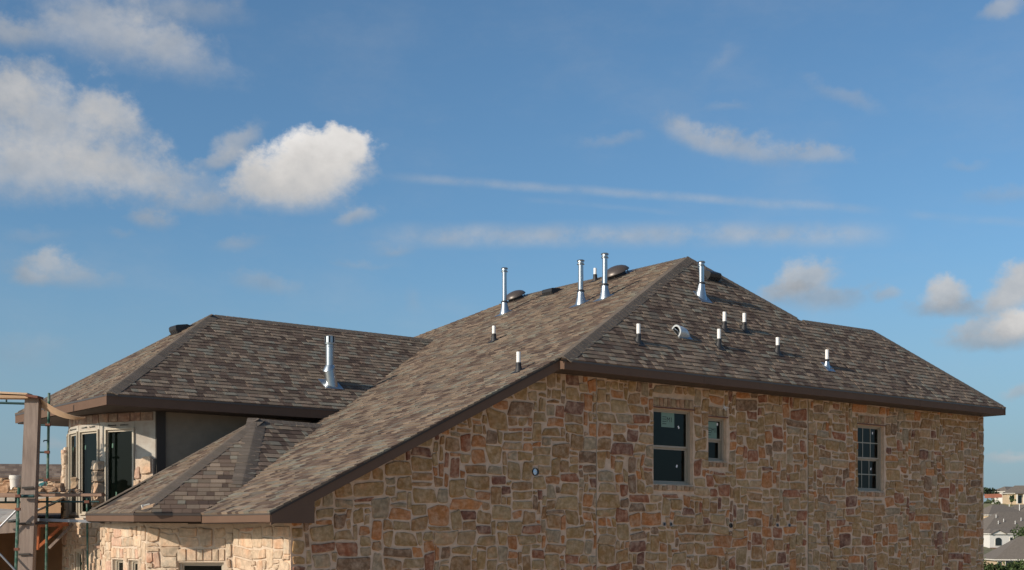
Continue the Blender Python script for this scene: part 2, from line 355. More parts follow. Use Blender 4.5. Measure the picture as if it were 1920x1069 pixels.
PAL_SH = [((.208, .158, .115), 5), ((.172, .130, .096), 4), ((.186, .168, .133), 4), ((.228, .173, .128), 3), ((.184, .132, .098), 2.5), ((.125, .090, .068), 2)]
PAL_SD = [((.152, .115, .084), 4), ((.116, .080, .060), 5), ((.086, .058, .044), 4.5), ((.132, .110, .088), 3), ((.168, .128, .095), 3), ((.142, .100, .075), 2), ((.070, .048, .038), 1.5)]
def pick(pal, rnd):
    t = rnd.random()*sum(w for _, w in pal)
    for c, w in pal:
        t -= w
        if t <= 0: break
    k = rnd.uniform(.88, 1.13)
    return tuple(x*k for x in c)
def clip(poly, cv):                      # Sutherland-Hodgman, cv convex counter-clockwise
    out = poly
    for i in range(len(cv)):
        ax, ay = cv[i]; bx, by = cv[(i+1) % len(cv)]
        side = lambda p: (bx-ax)*(p[1]-ay)-(by-ay)*(p[0]-ax)
        inp, out = out, []
        for j in range(len(inp)):
            p, q = inp[j-1], inp[j]; sp, sq = side(p), side(q)
            if (sp >= 0) != (sq >= 0):
                t = sp/(sp-sq); out.append((p[0]+(q[0]-p[0])*t, p[1]+(q[1]-p[1])*t))
            if sq >= 0: out.append(q)
        if len(out) < 3: return []
    return out
def area2(poly): return sum(poly[i][0]*poly[(i+1) % len(poly)][1]-poly[(i+1) % len(poly)][0]*poly[i][1] for i in range(len(poly)))/2
SHINGLES = []                             # (screen area, verts, faces, colour, parent roof)
def inside(poly, x, y):
    r = False
    for i in range(len(poly)):
        (x0, y0), (x1, y1) = poly[i][:2], poly[i-1][:2]
        if (y0 > y) != (y1 > y) and x < (x1-x0)*(y-y0)/(y1-y0)+x0: r = not r
    return r
COVERS = []                               # roofs lying over another: (plan polygon, a, b, c) with z = a*x+b*y+c
def plane3(p, q, r):
    n = (Vector(q)-Vector(p)).cross(Vector(r)-Vector(p)); n /= n.z
    return -n.x, -n.y, p[2]+n.x*p[0]+n.y*p[1]
def roof_slope(polys, eave_dir, seed, visible=True, EXPO=.142):
    """polys: convex pieces of one roof plane, in world points; shingles in courses up from its eave."""
    rnd = random.Random(seed)
    base = Vector(polys[0][0]); p = [Vector(q) for q in polys[0]]
    n = (p[1]-p[0]).cross(p[2]-p[0]).normalized()
    if n.z < 0: n = -n
    e = Vector(eave_dir); e = (e-n*e.dot(n)).normalized(); t = n.cross(e)
    if t.z < 0: e = -e; t = -t
    P2 = [[((Vector(q)-base).dot(e), (Vector(q)-base).dot(t)) for q in pl] for pl in polys]
    P2 = [pl if area2(pl) > 0 else pl[::-1] for pl in P2]
    deck = MB()
    for pl in P2: deck.slab([base+e*a+t*b-n*.022 for a, b in pl], .03)
    ro = deck.build('roof', 'underlay', house)
    a0 = min(a for pl in P2 for a, b in pl); a1 = max(a for pl in P2 for a, b in pl)
    b0 = min(b for pl in P2 for a, b in pl); b1 = max(b for pl in P2 for a, b in pl)
    row = 0; b = b0-.012
    cv = [c for c in COVERS if c[4] != seed]
    while b < b1:
        a = a0-rnd.random()*.4
        bias = 0
        while a < a1:
            w = rnd.choice((.10, .13, .16, .18, .21, .26)); thick = rnd.random() < .5
            col = pick(PAL_SH if thick else PAL_SD, rnd)
            hb = (.014 if thick else .007)
            bb = b-(.006*rnd.random() if thick else 0)
            rect = [(a, bb), (a+w-.004, bb), (a+w-.004, b+EXPO), (a, b+EXPO)]
            a += w
            for pl in P2:
                # let the first course hang a little over the eave
                q = clip(rect, pl)
                if len(q) < 3 or abs(area2(q)) < .0006: continue
                ctr = base+e*(sum(x for x, _ in q)/len(q))+t*(sum(y for _, y in q)/len(q))
                if any(inside(pg, ctr.x, ctr.y) and A*ctr.x+B*ctr.y+Cc > ctr.z+.03 for pg, A, B, Cc, sd in cv): continue
                wav = lambda x, y: 0.007*mnoise.noise(Vector((x*.6, y*.5, seed)))+.002*mnoise.noise(Vector((x*3.1, y*2.3, seed)))
                lf = rnd.uniform(0, .004)
                up = [base+e*x+t*y+n*(.002+wav(x, y)+(hb+lf)*(1-(y-bb)/EXPO)) for x, y in q]; dn = [base+e*x+t*y-n*.021 for x, y in q]
                k = len(q); fs = [tuple(range(k))]+[(k+i, k+(i+1) % k, (i+1) % k, i) for i in range(k)]
                ar = 0
                if visible and (n.dot(ctr) < 0):
                    ar, mx, my = parea(up)
                    if not (10 < mx < 1910 and 10 < my < 1060): ar = 0
                SHINGLES.append((ar, up+dn, fs, col, ro))
        b += EXPO; row += 1
    return ro, n
def cover(pts, tri, seed): COVERS.append(([p[:2] for p in pts], *plane3(*tri), seed))
cover([FA, FJ, FN], (FA, FJ, FN), 61); cover([FA, FJ, FG, FH], (FA, FJ, FH), 62); cover([FA, FH, FR], (FA, FH, FR), 63)
cover([LC, VF, VT, LR], (LC, VF, LR), 31); cover([LC, LR, LF], (LC, LR, LF), 41)
CAPS = []
def cap_run(p0, p1, n1, n2, ro, seed, half=.145, rollend=False):
    rnd = random.Random(seed); p0, p1 = Vector(p0), Vector(p1); h = (p1-p0).normalized(); Lh = (p1-p0).length
    w1, w2 = n1.cross(h).normalized(), n2.cross(h).normalized(); mid = (n1+n2).normalized()
    if w1.dot(n2) > 0: w1 = -w1
    if w2.dot(n1) > 0: w2 = -w2
    s = .09
    while s < Lh:
        l = min(.20, Lh-s+.03); k = rnd.uniform(.91, 1.09); col = tuple(x*k for x in rnd.choice(((.128, .104, .083), (.120, .097, .078), (.134, .108, .088))))
        sk = rnd.uniform(-.004, .004)
        pr = []
        for q, lift in ((s, .015), (s+l, .009)):
            o = p0+h*q
            pr.append([o+w1*(half+sk)+n1*lift, o+w1*.035+mid*(lift+.004)+n1*.004, o+mid*(lift+.008), o+w2*.035+mid*(lift+.004)+n2*.004, o+w2*(half-sk)+n2*lift])
        lo = [p0+h*s+w1*(half+sk)+n1*.001, p0+h*s+mid*.002, p0+h*s+w2*(half-sk)+n2*.001]
        vs = pr[0]+pr[1]+lo
        fs = [(0, 1, 6, 5), (1, 2, 7, 6), (2, 3, 8, 7), (3, 4, 9, 8), (0, 10, 11, 2, 1), (2, 11, 12, 4, 3)]
        vs += [p0+h*(s+l)+w1*(half+sk)+n1*.001, p0+h*(s+l)+w2*(half-sk)+n2*.001]
        fs += [(0, 5, 13, 10), (4, 12, 14, 9)]
        CAPS.append((vs, fs, col, ro)); s += .142

SO = .006
r1, n1 = roof_slope([[B1, C1, P, Q, (20.2, 26.5, z1(20.2)), (9.027, 22.6, B1[2])][:4]+[(13.0, 26.51, z1(13.0)), (13.0, 22.6, z1(13.0)), (9.027, 22.6, B1[2])]] if False else
    [[B1, C1, P, (P[0], 22.6, P[2]), (9.027, 22.6, B1[2])], [(13.0, 22.6, z1(13.0)), (P[0], 22.6, P[2]), Q, (13.0, 32.86, z1(13.0))]], (0, 1, 0), 11)
r2, n2 = roof_slope([[C2, (K1[0], VR2, C2[2]), K1, P], [(K1[0], VR2, C2[2]), E2, K2, K1]], (1, 0, 0), 21, EXPO=.124)
r3, n3 = roof_slope([[LC, VF, VT, LR]], (1, 0, 0), 31)
r4, n4 = roof_slope([[LC, LR, LF]], (0, 1, 0), 41)
f1, m1n = roof_slope([[FA, FN, FJ]], (Vector(FN)-Vector(FJ)).normalized(), 61)
f2, m2n = roof_slope([[FA, FJ, FG, FH]], (.90, -.436, 0), 62, EXPO=.155)
f3, m3n = roof_slope([[FA, FH, FR]], (1, 0, 0), 63, EXPO=.155)
# planes turned away from the photograph close the roofs
bk = MB()
bk.slab([(27.4, 26.51, 3.12), Q, P, K1, (27.4, 19.9, 3.12)][:3]+[K1], .03); bk.slab([K1, (27.3, 26.51, 3.3), Q], .03)
bk.slab([E2, (29.02, 21.0, 3.1), K2], .03); bk.slab([K2, (29.02, 21.0, 3.1), (27.3, 26.51, 3.3), K1], .03)
bk.slab([Q, (27.3, 26.51, 3.3), (22, 32.8, 2.6)], .03); bk.slab([(13.0, 32.86, z1(13.0)), Q, (22, 32.8, 2.6)], .03)
bk.slab([LR, VT, (14.5, 28.065, 2.55), LF], .03)
bk.slab([FN, FA, (12.4, 23.45, 1.6), (9.9, 23.5, .37)], .03); bk.slab([FA, FR, (12.4, 23.45, 1.6)], .03)
bk.build('roof', 'bg_roof', house)
nR6 = Vector((.45, 0, .89)).normalized(); nL5 = Vector((0, .75, .66)).normalized(); nF0 = Vector((-.1, .6, .75)).normalized()
cap_run(C2, P, n1, n2, r2, 1, .17); cap_run(P, Q, n1, nR6, r1, 2); cap_run(K1, P, n2, nR6, r2, 3); cap_run(K1, K2, n2, Vector((0, .7, .7)), r2, 4); cap_run(E2, K2, n2, Vector((.7, 0, .7)), r2, 5)
cap_run(LC, LR, n3, n4, r3, 6, .17); cap_run(LR, VT, n3, nL5, r3, 7); cap_run(LF, LR, n4, nL5, r4, 8)
cap_run(FJ, FA, m1n, m2n, f2, 9, .16); cap_run(FH, FA, m2n, m3n, f3, 10, .18); cap_run(FA, FR, m3n, nF0, f3, 12, .13); cap_run(FN, FA, m1n, nF0, f1, 13)
SHINGLES.sort(key=lambda s: -s[0])
rest = MB()
for k, (ar, vs, fs, col, ro) in enumerate(SHINGLES):
    if k < 300: MB().raw(vs, fs, col).build('shingle', 'shingle', ro)
    else: rest.raw(vs, fs, col)
tag(rest.build('shingles', 'shingle', house), kind='stuff')
for vs, fs, col, ro in CAPS[:300]: MB().raw(vs, fs, col).build('ridge_cap', 'cap_shingle', ro)
if len(CAPS) > 300:
    rest = MB()
    for vs, fs, col, ro in CAPS[300:]: rest.raw(vs, fs, col)
    tag(rest.build('ridge_caps', 'cap_shingle', house), kind='stuff')

# fascia boards and soffits
def fascia(p, q, out, h, top=-.012, th=.028, m='paint'):
    p, q = Vector(p), Vector(q); o = Vector(out).normalized(); L_ = (q-p).length; k = max(1, round(L_/3.7)); rnd = random.Random(int(L_*100)); d = (q-p)/L_; z = Vector((0, 0, 1))
    for i in range(k):
        a, b_ = p+d*(L_*i/k+(.003 if i else 0)), p+d*(L_*(i+1)/k-(.003 if i < k-1 else 0)); j1, j2 = rnd.uniform(0, .0035), rnd.uniform(-.003, .003)
        A, B_ = a+o*j1, b_+o*j1
        MB().hexa([A+z*(top-h+j2), B_+z*(top-h+j2), B_-o*th+z*(top-h+j2), A-o*th+z*(top-h+j2)], [A+z*top, B_+z*top, B_-o*th+z*top, A-o*th+z*top]).build('fascia', m, house)
    A, B_ = p+o*.009, q+o*.009
    MB().hexa([A+z*(top-.028), B_+z*(top-.028), B_-o*.004+z*(top-.028), A-o*.004+z*(top-.028)], [A+z*(top+.008), B_+z*(top+.008), B_-o*.02+z*(top+.008), A-o*.02+z*(top+.008)]).build('drip_edge', 'bronze', house)
fascia((C2[0]+.08, VR2+.015, C2[2]), (E2[0], VR2+.015, E2[2]), (0, -1, 0), .165)
MB().box(C2[0]+.08, C2[0]+.105, VR2+.045, VE+.02, C2[2]-.17, C2[2]-.02).build('fascia', 'paint', house)
fascia((E2[0]-.01, VR2, E2[2]), (E2[0]-.01, 21, E2[2]), (1, 0, 0), .165)
MB().box(C2[0]+.11, E2[0]-.04, VR2+.046, V0-.002, C2[2]-.175, C2[2]-.155).build('soffit', 'soffit', house)
# rake along the stone gable: board, sloping soffit and the boxed return at its foot
b = MB(); zr = lambda x, d: z1(x)-.014-d
b.hexa([(9.06, VE+.012, zr(9.06, .20)), (14.76, VE+.012, zr(14.76, .20)), (14.76, VE+.04, zr(14.76, .20)), (9.06, VE+.04, zr(9.06, .20))],
       [(9.06, VE+.012, zr(9.06, 0)), (14.76, VE+.012, zr(14.76, 0)), (14.76, VE+.04, zr(14.76, 0)), (9.06, VE+.04, zr(9.06, 0))])
b.build('rake_board', 'paint', house)
MB().hexa([(9.75, VE+.041, zr(9.75, .19)), (14.84, VE+.041, zr(14.84, .19)), (14.84, V0-.002, zr(14.84, .19)), (9.75, V0-.002, zr(9.75, .19))],
          [(9.75, VE+.041, zr(9.75, .165)), (14.84, VE+.041, zr(14.84, .165)), (14.84, V0-.002, zr(14.84, .165)), (9.75, V0-.002, zr(9.75, .165))]).build('soffit', 'soffit', house)
MB().hexa([(9.065, VE+.006, B1[2]-.165), (9.80, VE+.006, B1[2]-.165), (9.80, V0-.01, B1[2]-.165), (9.065, V0-.01, B1[2]-.165)],
          [(9.065, VE+.006, zr(9.065, .02)), (9.80, VE+.006, zr(9.80, .02)), (9.80, V0-.01, zr(9.80, .02)), (9.065, V0-.01, zr(9.065, .02))]).build('eave_return', 'paint', house)
fascia((9.045, VE+.01, B1[2]), (9.045, 19.69, B1[2]), (-1, 0, 0), .135)
MB().box(9.07, 9.61, V0, 20.4, B1[2]-.165, B1[2]-.145).build('soffit', 'soffit', house)
fascia((9.03, 19.69, .33), FJ, (-.436, -.9, 0), .13); fascia(FJ, FN, (-1, .13, 0), .13)
MB().slab([(9.05, 19.72, .185), (8.10, 20.17, .185), (8.55, 23.58, .215), (10.4, 23.4, .20), (10.4, 19.75, .185)], .02).build('soffit', 'soffit', house)
fascia((LC[0], VL+.01, LC[2]), (VF[0]+.1, VL+.01, LC[2]), (0, -1, 0), .19)
fascia((LC[0]+.01, VL+.012, LC[2]), (LF[0]+.01, LF[1], LF[2]), (-1, 0, 0), .19, m='paint')
MB().box(LC[0]+.04, VF[0]-.05, VL+.042, 28.0, LC[2]-.205, LC[2]-.185).build('soffit', 'soffit', house)

# ------------------------------------------------------------------ stone walls
PAL_W = [((.320, .192, .080), 10), ((.335, .222, .108), 8), ((.290, .160, .070), 6), ((.300, .226, .142), 3.2), ((.43, .176, .060), 3.2), ((.38, .158, .058), 2.8), ((.265, .100, .050), 3), ((.180, .077, .050), 1.6), ((.205, .120, .068), 2.2), ((.375, .245, .132), 3)]
PAL_SUNLIT = [((.50, .385, .275), 6), ((.475, .36, .26), 5), ((.50, .415, .315), 4), ((.44, .29, .215), 1.5), ((.40, .32, .235), 3)]  # paler copy for sun-facing walls: some sunlight is put into the stone colour
STONES = []
def lay_stones(fn, s0, s1, zb, zt, parent, pal, seed, holes=(), joints=(), cut=None, cw_=.112, ch=.088, big=1.1, jw=(.011, .022), vis=True, warp=1.0, proud=(.010, .032)):
    """fn(s, z, d) maps wall metres and outward depth to world; rubble courses of random rectangles, warped and clipped."""
    rnd = random.Random(seed); nc, nr = max(1, int((s1-s0)/cw_)), int((zt-zb)/ch); cw_ = (s1-s0)/nc
    occ = [[False]*nc for _ in range(nr)]
    for (a, b, c, d) in holes:
        for j in range(nr):
            for i in range(nc):
                s, z = s0+(i+.5)*cw_, zb+(j+.5)*ch
                if a-.01 < s < b+.01 and c-.01 < z < d+.01: occ[j][i] = True
    jc = [int(round((q-s0)/cw_)) for q in joints]
    sizes = [(w, h) for w in range(1, 7) for h in range(1, 5)]
    wt = {(1, 1): .5, (1, 2): 1.2, (1, 3): .8, (2, 1): 2.2, (3, 1): 2.0, (4, 1): .8, (2, 2): 6, (2, 3): 3.6, (2, 4): 1.3, (3, 2): 8.5, (3, 3): 4.5, (4, 2): 6.5, (4, 3): 3.6, (5, 2): 3.6, (5, 3): 2.2, (6, 2): 1.2, (6, 3): .6, (4, 4): .7, (3, 4): .9}
    def wp(s, z):
        v = mnoise.noise_vector(Vector((s*1.15+seed, z*1.7, seed*.37))); u = mnoise.noise_vector(Vector((s*4.1, z*5.0+seed, 3.3)))
        return s+(v.x*.065+u.x*.026)*warp, z+(v.y*.06+u.y*.024)*warp
    hl = [(a-.012, b+.012, c-.012, d+.012) for a, b, c, d in holes]
    for j in range(nr):
        for i in range(nc):
            if occ[j][i]: continue
            opts = []
            for w, h in sizes:
                wgt = wt.get((w, h), 0)*(big if w*h >= 8 else 1)
                if not wgt or i+w > nc or j+h > nr: continue
                if any(i < q < i+w for q in jc): continue
                if any(occ[y][x] for y in range(j, j+h) for x in range(i, i+w)): continue
                opts.append(((w, h), wgt))
            if not opts: continue
            t = rnd.random()*sum(o[1] for o in opts)
            for (w, h), wgt in opts:
                t -= wgt
                if t <= 0: break
            for y in range(j, j+h):
                for x in range(i, i+w): occ[y][x] = True
            if w*h == 1 and rnd.random() < .6: continue
            a, b2, c, d = s0+i*cw_, s0+(i+w)*cw_, zb+j*ch, zb+(j+h)*ch
            g1, g2, g3, g4 = [rnd.uniform(*jw) for _ in range(4)]
            a += g1; b2 -= g2; c += g3; d -= g4
            W_, H_ = b2-a, d-c; k = min(W_, H_)
            tl = rnd.gauss(0, .10)*H_; tv = rnd.gauss(0, .09)*W_; tv2 = rnd.gauss(0, .09)*W_
            pts = []
            for cx, cy, sx, sy in ((a, c, 1, 1), (b2, c, -1, 1), (b2, d, -1, -1), (a, d, 1, -1)):
                r = k*rnd.choice((.10, .14, .18, .26, .40 if rnd.random() < .35 else .16)); r2 = k*rnd.choice((.10, .14, .2, .3 if rnd.random() < .3 else .15))
                jx, jy = rnd.gauss(0, .009), rnd.gauss(0, .008)
                e1 = (cx+jx, cy+jy+sy*r); e2 = (cx+jx+sx*r2, cy+jy)
                mid = (cx+jx+sx*r2*.28, cy+jy+sy*r*.28)
                pts += [e1, mid, e2] if sx*sy > 0 else [e2, mid, e1]
            # small bulges on the long sides
            pts.insert(3, ((a+b2)/2, c+rnd.gauss(0, .006))); pts.insert(10, ((a+b2)/2+rnd.gauss(0, .02), d+rnd.gauss(0, .006)))
            q = []
            for s, z in pts:
                f = (s-a)/max(W_, .01)-.5; f2 = (z-c)/max(H_, .01)
                s2, z2 = wp(s+(tv if f > 0 else tv2)*(f2-.5), z+tl*f*(1 if f2 > .5 else .4))
                for ha, hb, hc, hd in hl:   # never into an opening
                    if ha < s2 < hb and hc < z2 < hd:
                        m_ = min((s2-ha, 0), (hb-s2, 1), (z2-hc, 2), (hd-z2, 3))
                        s2, z2 = ((ha, z2), (hb, z2), (s2, hc), (s2, hd))[m_[1]]
                q.append((min(max(s2, s0+.004), s1+.012), z2))
            for jn in joints:
                if (a+b2)/2 < jn: q = [(min(s, jn-.008), z) for s, z in q]
                else: q = [(max(s, jn+.008), z) for s, z in q]
            if cut: q = clip(q, cut) if area2(q) > 0 else clip(q[::-1], cut)
            if len(q) < 3 or abs(area2(q)) < .0022: continue
            if area2(q) < 0: q = q[::-1]
            add_stone(fn, q, pick(pal, rnd), parent, rnd, vis, proud)
def add_stone(fn, q, col, parent, rnd, vis=True, proud=(.010, .026)):
    cx = sum(s for s, _ in q)/len(q); cz = sum(z for _, z in q)/len(q); pd = rnd.uniform(*proud); k = len(q)
    ins = .88
    lo = [fn(s, z, -.012) for s, z in q]; mi = [fn(cx+(s-cx)*.975, cz+(z-cz)*.975, pd*.6) for s, z in q]
    fr = [fn(cx+(s-cx)*ins, cz+(z-cz)*ins, pd+rnd.gauss(0, .0022)) for s, z in q]
    vs = lo+mi+fr+[fn(cx, cz, pd+rnd.gauss(.002, .004))]
    fs = []
    for r_ in (0, k): fs += [(r_+i, r_+(i+1) % k, r_+k+(i+1) % k, r_+k+i) for i in range(k)]
    fs += [(2*k+i, 2*k+(i+1) % k, 3*k) for i in range(k)]
    ar = 0
    if vis:
        ar, mx, my = parea(mi)
        if not (6 < mx < 1914 and 0 < my < 1066): ar = 0
    STONES.append((ar, vs, fs, col, parent))
def soldier(fn, s0, s1, z0, z1_, n, pal, parent, seed, proud=(.014, .03)):
    rnd = random.Random(seed); ws = [rnd.uniform(.7, 1.3) for _ in range(n)]; t = s0; tot = sum(ws)
    for w in ws:
        w = w/tot*(s1-s0); a, b2, c, d = t+.008, t+w-.008, z0+rnd.uniform(0, .012), z1_-rnd.uniform(0, .015); t += w
        q = [(a, c), (b2, c+rnd.gauss(0, .004)), (b2+rnd.gauss(0, .003), d), (a+rnd.gauss(0, .003), d+rnd.gauss(0, .004))]
        add_stone(fn, q, pick(pal, rnd), parent, rnd, True, proud)

# long front wall, with three window openings
WX0, WX1, ZB, ZT = 9.63, 28.98, -3.2, C2[2]-.172
OPEN = [(17.50, 18.60, .955, 2.43), (19.04, 19.58, 1.455, 2.335), (23.90, 24.88, .955, 2.445)]
def gable_top(x): return min(ZT, z1(x)-.185)
wb = MB(); xs = sorted({WX0, WX1, 14.86} | {o[0] for o in OPEN} | {o[1] for o in OPEN})
for a, b2 in zip(xs, xs[1:]):
    op = [o for o in OPEN if o[0] <= a+1e-6 and b2 <= o[1]+1e-6]
    spans = [(ZB, None)] if not op else [(ZB, op[0][2]), (op[0][3], None)]
    for lo, hi in spans:
        ta, tb = (gable_top(a), gable_top(b2)) if hi is None else (hi, hi)
        wb.hexa([(a, V0, lo), (b2, V0, lo), (b2, V0+.22, lo), (a, V0+.22, lo)], [(a, V0, ta), (b2, V0, tb), (b2, V0+.22, tb), (a, V0+.22, ta)])
wall = wb.build('stone_wall', 'mortar', house)
fW = lambda s, z, d: Vector((s, V0-d, z))
cutW = [(WX0, -3.2), (WX1+.02, -3.2), (WX1+.02, ZT-.01), (14.85, ZT-.01), (WX0, z1(WX0)-.2)]
holes = []
for a, b2, c, d in OPEN: holes += [(a, b2, c-.14, d+.23)]
pads = [(14.54, 1.10, .075), (17.79, .177, .045), (17.97, .177, .045), (19.70, .155, .06), (20.43, .187, .035), (21.15, .17, .045), (21.54, .17, .045)]
holes += [(x-r, x+r, z-r, z+r) for x, z, r in pads]
lay_stones(fW, WX0, WX1, -1.35, ZT+.06, wall, PAL_W, 5, holes, (16.01, 22.16), cutW)
for i, (a, b2, c, d) in enumerate(OPEN):
    n_ = (9, 5, 8)[i]
    soldier(fW, a+.0, b2+.0, d+.035, d+.215, n_, [((.33, .19, .11), 4), ((.29, .20, .11), 4), ((.34, .23, .14), 2)], wall, 70+i)
    soldier(fW, a-.0, b2+.0, c-.125, c-.012, n_, [((.38, .27, .17), 3), ((.29, .18, .10), 4), ((.37, .25, .17), 2)], wall, 80+i, (.02, .04))
    l = MB(); l.box(a-.02, b2+.03, V0-.022, V0+.05, d+.005, d+.028); l.build('lintel', 'rust', house)
# thin expansion joints
for x in (16.01, 22.16): MB().box(x-.006, x+.006, V0-.008, V0+.01, ZB, ZT-.01).build('expansion_joint', 'stucco', house)

# side wall under the long slope, then the two facets of the low bay
def facet(p, q, z0, z1_, holes_=(), th=.18, m='mortar', name='stone_wall', top2=None):
    p, q = Vector((*p, 0)), Vector((*q, 0)); d = (q-p).normalized(); nrm = Vector((-d.y, d.x, 0)); L_ = (q-p).length
    fn = lambda s, z, dd: p+d*s+Vector((0, 0, z))+nrm*dd
    b_ = MB(); ss = sorted({0, L_} | {h[0] for h in holes_} | {h[1] for h in holes_})
    for a, c in zip(ss, ss[1:]):
        op = [h for h in holes_ if h[0] <= a+1e-6 and c <= h[1]+1e-6]
        for lo, hi in ([(z0, z1_)] if not op else [(z0, op[0][2]), (op[0][3], z1_)]):
            if hi > lo: b_.hexa([fn(a, lo, 0), fn(c, lo, 0), fn(c, lo, -th), fn(a, lo, -th)], [fn(a, hi, 0), fn(c, hi, 0), fn(c, hi, -th), fn(a, hi, -th)])
    return b_.build(name, m, house), fn, L_
mat('mortar_light', (.53, .43, .335), .95, nscale=9, namt=.14, bump=.8, bscale=45, spec=.2)
wS, fS, LS = facet((WX0, V0+.221), (WX0, 19.75), ZB, .17, m='mortar_light')
lay_stones(fS, -.22, LS, -1.3, .16, wS, PAL_SUNLIT, 15, big=1.5, jw=(.009, .017), warp=.9, proud=(.012, .035))
A_, B_ = (WX0, 19.75), (8.55, 20.8)
W4 = (.16, .95, -1.55, -.49)
wF, fF, LFc = facet(A_, B_, ZB, .17, [W4], m='mortar_light')
lay_stones(fF, 0, LFc, -1.3, .16, wF, PAL_SUNLIT, 25, [(W4[0], W4[1], W4[2], W4[3]+.24)], big=1.8, jw=(.008, .015), warp=.8, proud=(.012, .035))
soldier(fF, W4[0]-.02, W4[1]+.02, W4[3]+.02, W4[3]+.23, 6, PAL_SUNLIT, wF, 91)
C_, D_ = (8.55, 20.8), (8.75, 23.4)
W5 = [(.42, .98, -1.6, -.47), (1.28, 1.92, -1.6, -.47)]
wG, fG, LG = facet(C_, D_, ZB, .17, W5, m='mortar_light')
lay_stones(fG, 0, LG, -1.3, .16, wG, PAL_SUNLIT, 35, [(a, b2, c, d+.22) for a, b2, c, d in W5], big=1.4, jw=(.008, .015), warp=.8, proud=(.012, .035))
for h in W5: soldier(fG, h[0]-.02, h[1]+.02, h[3]+.02, h[3]+.21, 4, PAL_SUNLIT, wG, 92)

# ------------------------------------------------------------------ windows
def window(fn, s0, s1, z0, z1_, depth=.11, style='hung', grid=None, fm='frame', fw=.045, glass_col='glass', name='window', rail=True):
    """frame ring, sashes, panes and muntins, set back by depth behind the wall face."""
    w = MB(); bx = lambda mb, a, b2, c, d, d0, d1: mb.hexa([fn(a, c, -d0), fn(b2, c, -d0), fn(b2, c, -d1), fn(a, c, -d1)], [fn(a, d, -d0), fn(b2, d, -d0), fn(b2, d, -d1), fn(a, d, -d1)])
    bx(w, s0, s0+fw, z0, z1_, depth-.03, depth+.07); bx(w, s1-fw, s1, z0, z1_, depth-.03, depth+.07)
    bx(w, s0+fw, s1-fw, z0, z0+fw*.8, depth-.03, depth+.07); bx(w, s0+fw, s1-fw, z1_-fw*.8, z1_, depth-.03, depth+.07)
    wo = w.build(name, fm, house)
    a, b2, c, d = s0+fw, s1-fw, z0+fw*.8, z1_-fw*.8; zm = (c+d)/2-.01
    parts = [(c, zm, depth+.035), (zm, d, depth+.005)] if style == 'hung' else [(c, d, depth+.01)]
    for k, (lo, hi, dp) in enumerate(parts):
        sa = MB(); t = .038 if (style == 'hung' and k == 0) else .024
        bx(sa, a, a+t, lo, hi, dp, dp+.028); bx(sa, b2-t, b2, lo, hi, dp, dp+.028); bx(sa, a+t, b2-t, lo, lo+(.038), dp, dp+.028); bx(sa, a+t, b2-t, hi-(.038 if k == 0 else t), hi, dp, dp+.028)
        sa.build('sash', fm, wo)
        ga, gb, gc, gd = a+t, b2-t, lo+.038, hi-(.038 if k == 0 else t)
        if grid:
            nx_, nz_ = grid
            mu = MB()
            for i in range(1, nx_): x = ga+(gb-ga)*i/nx_; bx(mu, x-.012, x+.012, gc, gd, dp+.006, dp+.011)
            for i in range(1, nz_): z = gc+(gd-gc)*i/nz_; bx(mu, ga, gb, z-.012, z+.012, dp+.0055, dp+.0115)
            mu.build('muntin', 'muntin', wo)
            for i in range(nx_):
                for jz in range(nz_):
                    x0, x1 = ga+(gb-ga)*i/nx_, ga+(gb-ga)*(i+1)/nx_; y0, y1 = gc+(gd-gc)*jz/nz_, gc+(gd-gc)*(jz+1)/nz_
                    pane(fn, x0, x1, y0, y1, dp+.014, wo)
        else:
            pane(fn, ga, gb, gc, gd, dp+.014, wo)
    return wo
def pane(fn, x0, x1, y0, y1, dp, parent):
    q = [fn(x0, y0, -dp), fn(x1, y0, -dp), fn(x1, y1, -dp), fn(x0, y1, -dp)]
    if (q[1]-q[0]).cross(q[2]-q[0]).dot(fn(x0, y0, 1)-fn(x0, y0, 0)) < 0: q.reverse()
    return MB().poly(q).build('pane', 'glass', parent)
def plate(fn, s, z, w, h, d, m, parent, name, rot=0.0, th=.003):
    c, s_ = math.cos(rot), math.sin(rot); q = [(-w/2, -h/2), (w/2, -h/2), (w/2, h/2), (-w/2, h/2)]
    q = [(s+x*c-y*s_, z+x*s_+y*c) for x, y in q]
    return MB().hexa([fn(x, y, d) for x, y in q], [fn(x, y, d+th) for x, y in q]).build(name, m, parent)
def lettering(text, fn, s, z, h, d, parent, name='lettering'):
    cu = bpy.data.curves.new('lettering', 'FONT'); cu.body = text; cu.size = h*1.38; cu.offset = 0; cu.space_character = 1.22; cu.fill_mode = 'FRONT'
    to = bpy.data.objects.new('tmp', cu); COL.objects.link(to); bpy.context.view_layer.update()
    me = bpy.data.meshes.new_from_object(to.evaluated_get(bpy.context.evaluated_depsgraph_get()))
    COL.objects.unlink(to); bpy.data.objects.remove(to)
    mb = MB(); mb.v = [tuple(fn(s+v.co.x, z+v.co.y, d)) for v in me.vertices]; mb.c = [(0, 0, 0)]*len(mb.v); mb.f = [tuple(p.vertices) for p in me.polygons]
    return mb.build(name, 'ink', parent)
w1 = window(fW, *OPEN[0]); w2 = window(fW, *OPEN[1]); w3 = window(fW, *OPEN[2], grid=(3, 2))
for wo, sx, sz, sw, sh in ((w1, 18.02, 2.235, .36, .30), (w2, 19.285, 2.09, .27, .34)):
    plate(fW, sx, sz, sw, sh, -.128, 'sticker', wo, 'sticker')
    lettering('MI', fW, sx-sw*.10, sz-.045, .098, -.1235, wo)
    mb = MB()
    for k in range(4): mb.hexa(*[[fW(sx-sw*.42+x, sz-sh*.3+.045*k+y, dd) for x, y in ((0, 0), (sw*.3, 0), (sw*.3, .012), (0, .012))] for dd in (-.1245, -.1235)])
    mb.build('print_lines', 'ink', wo)
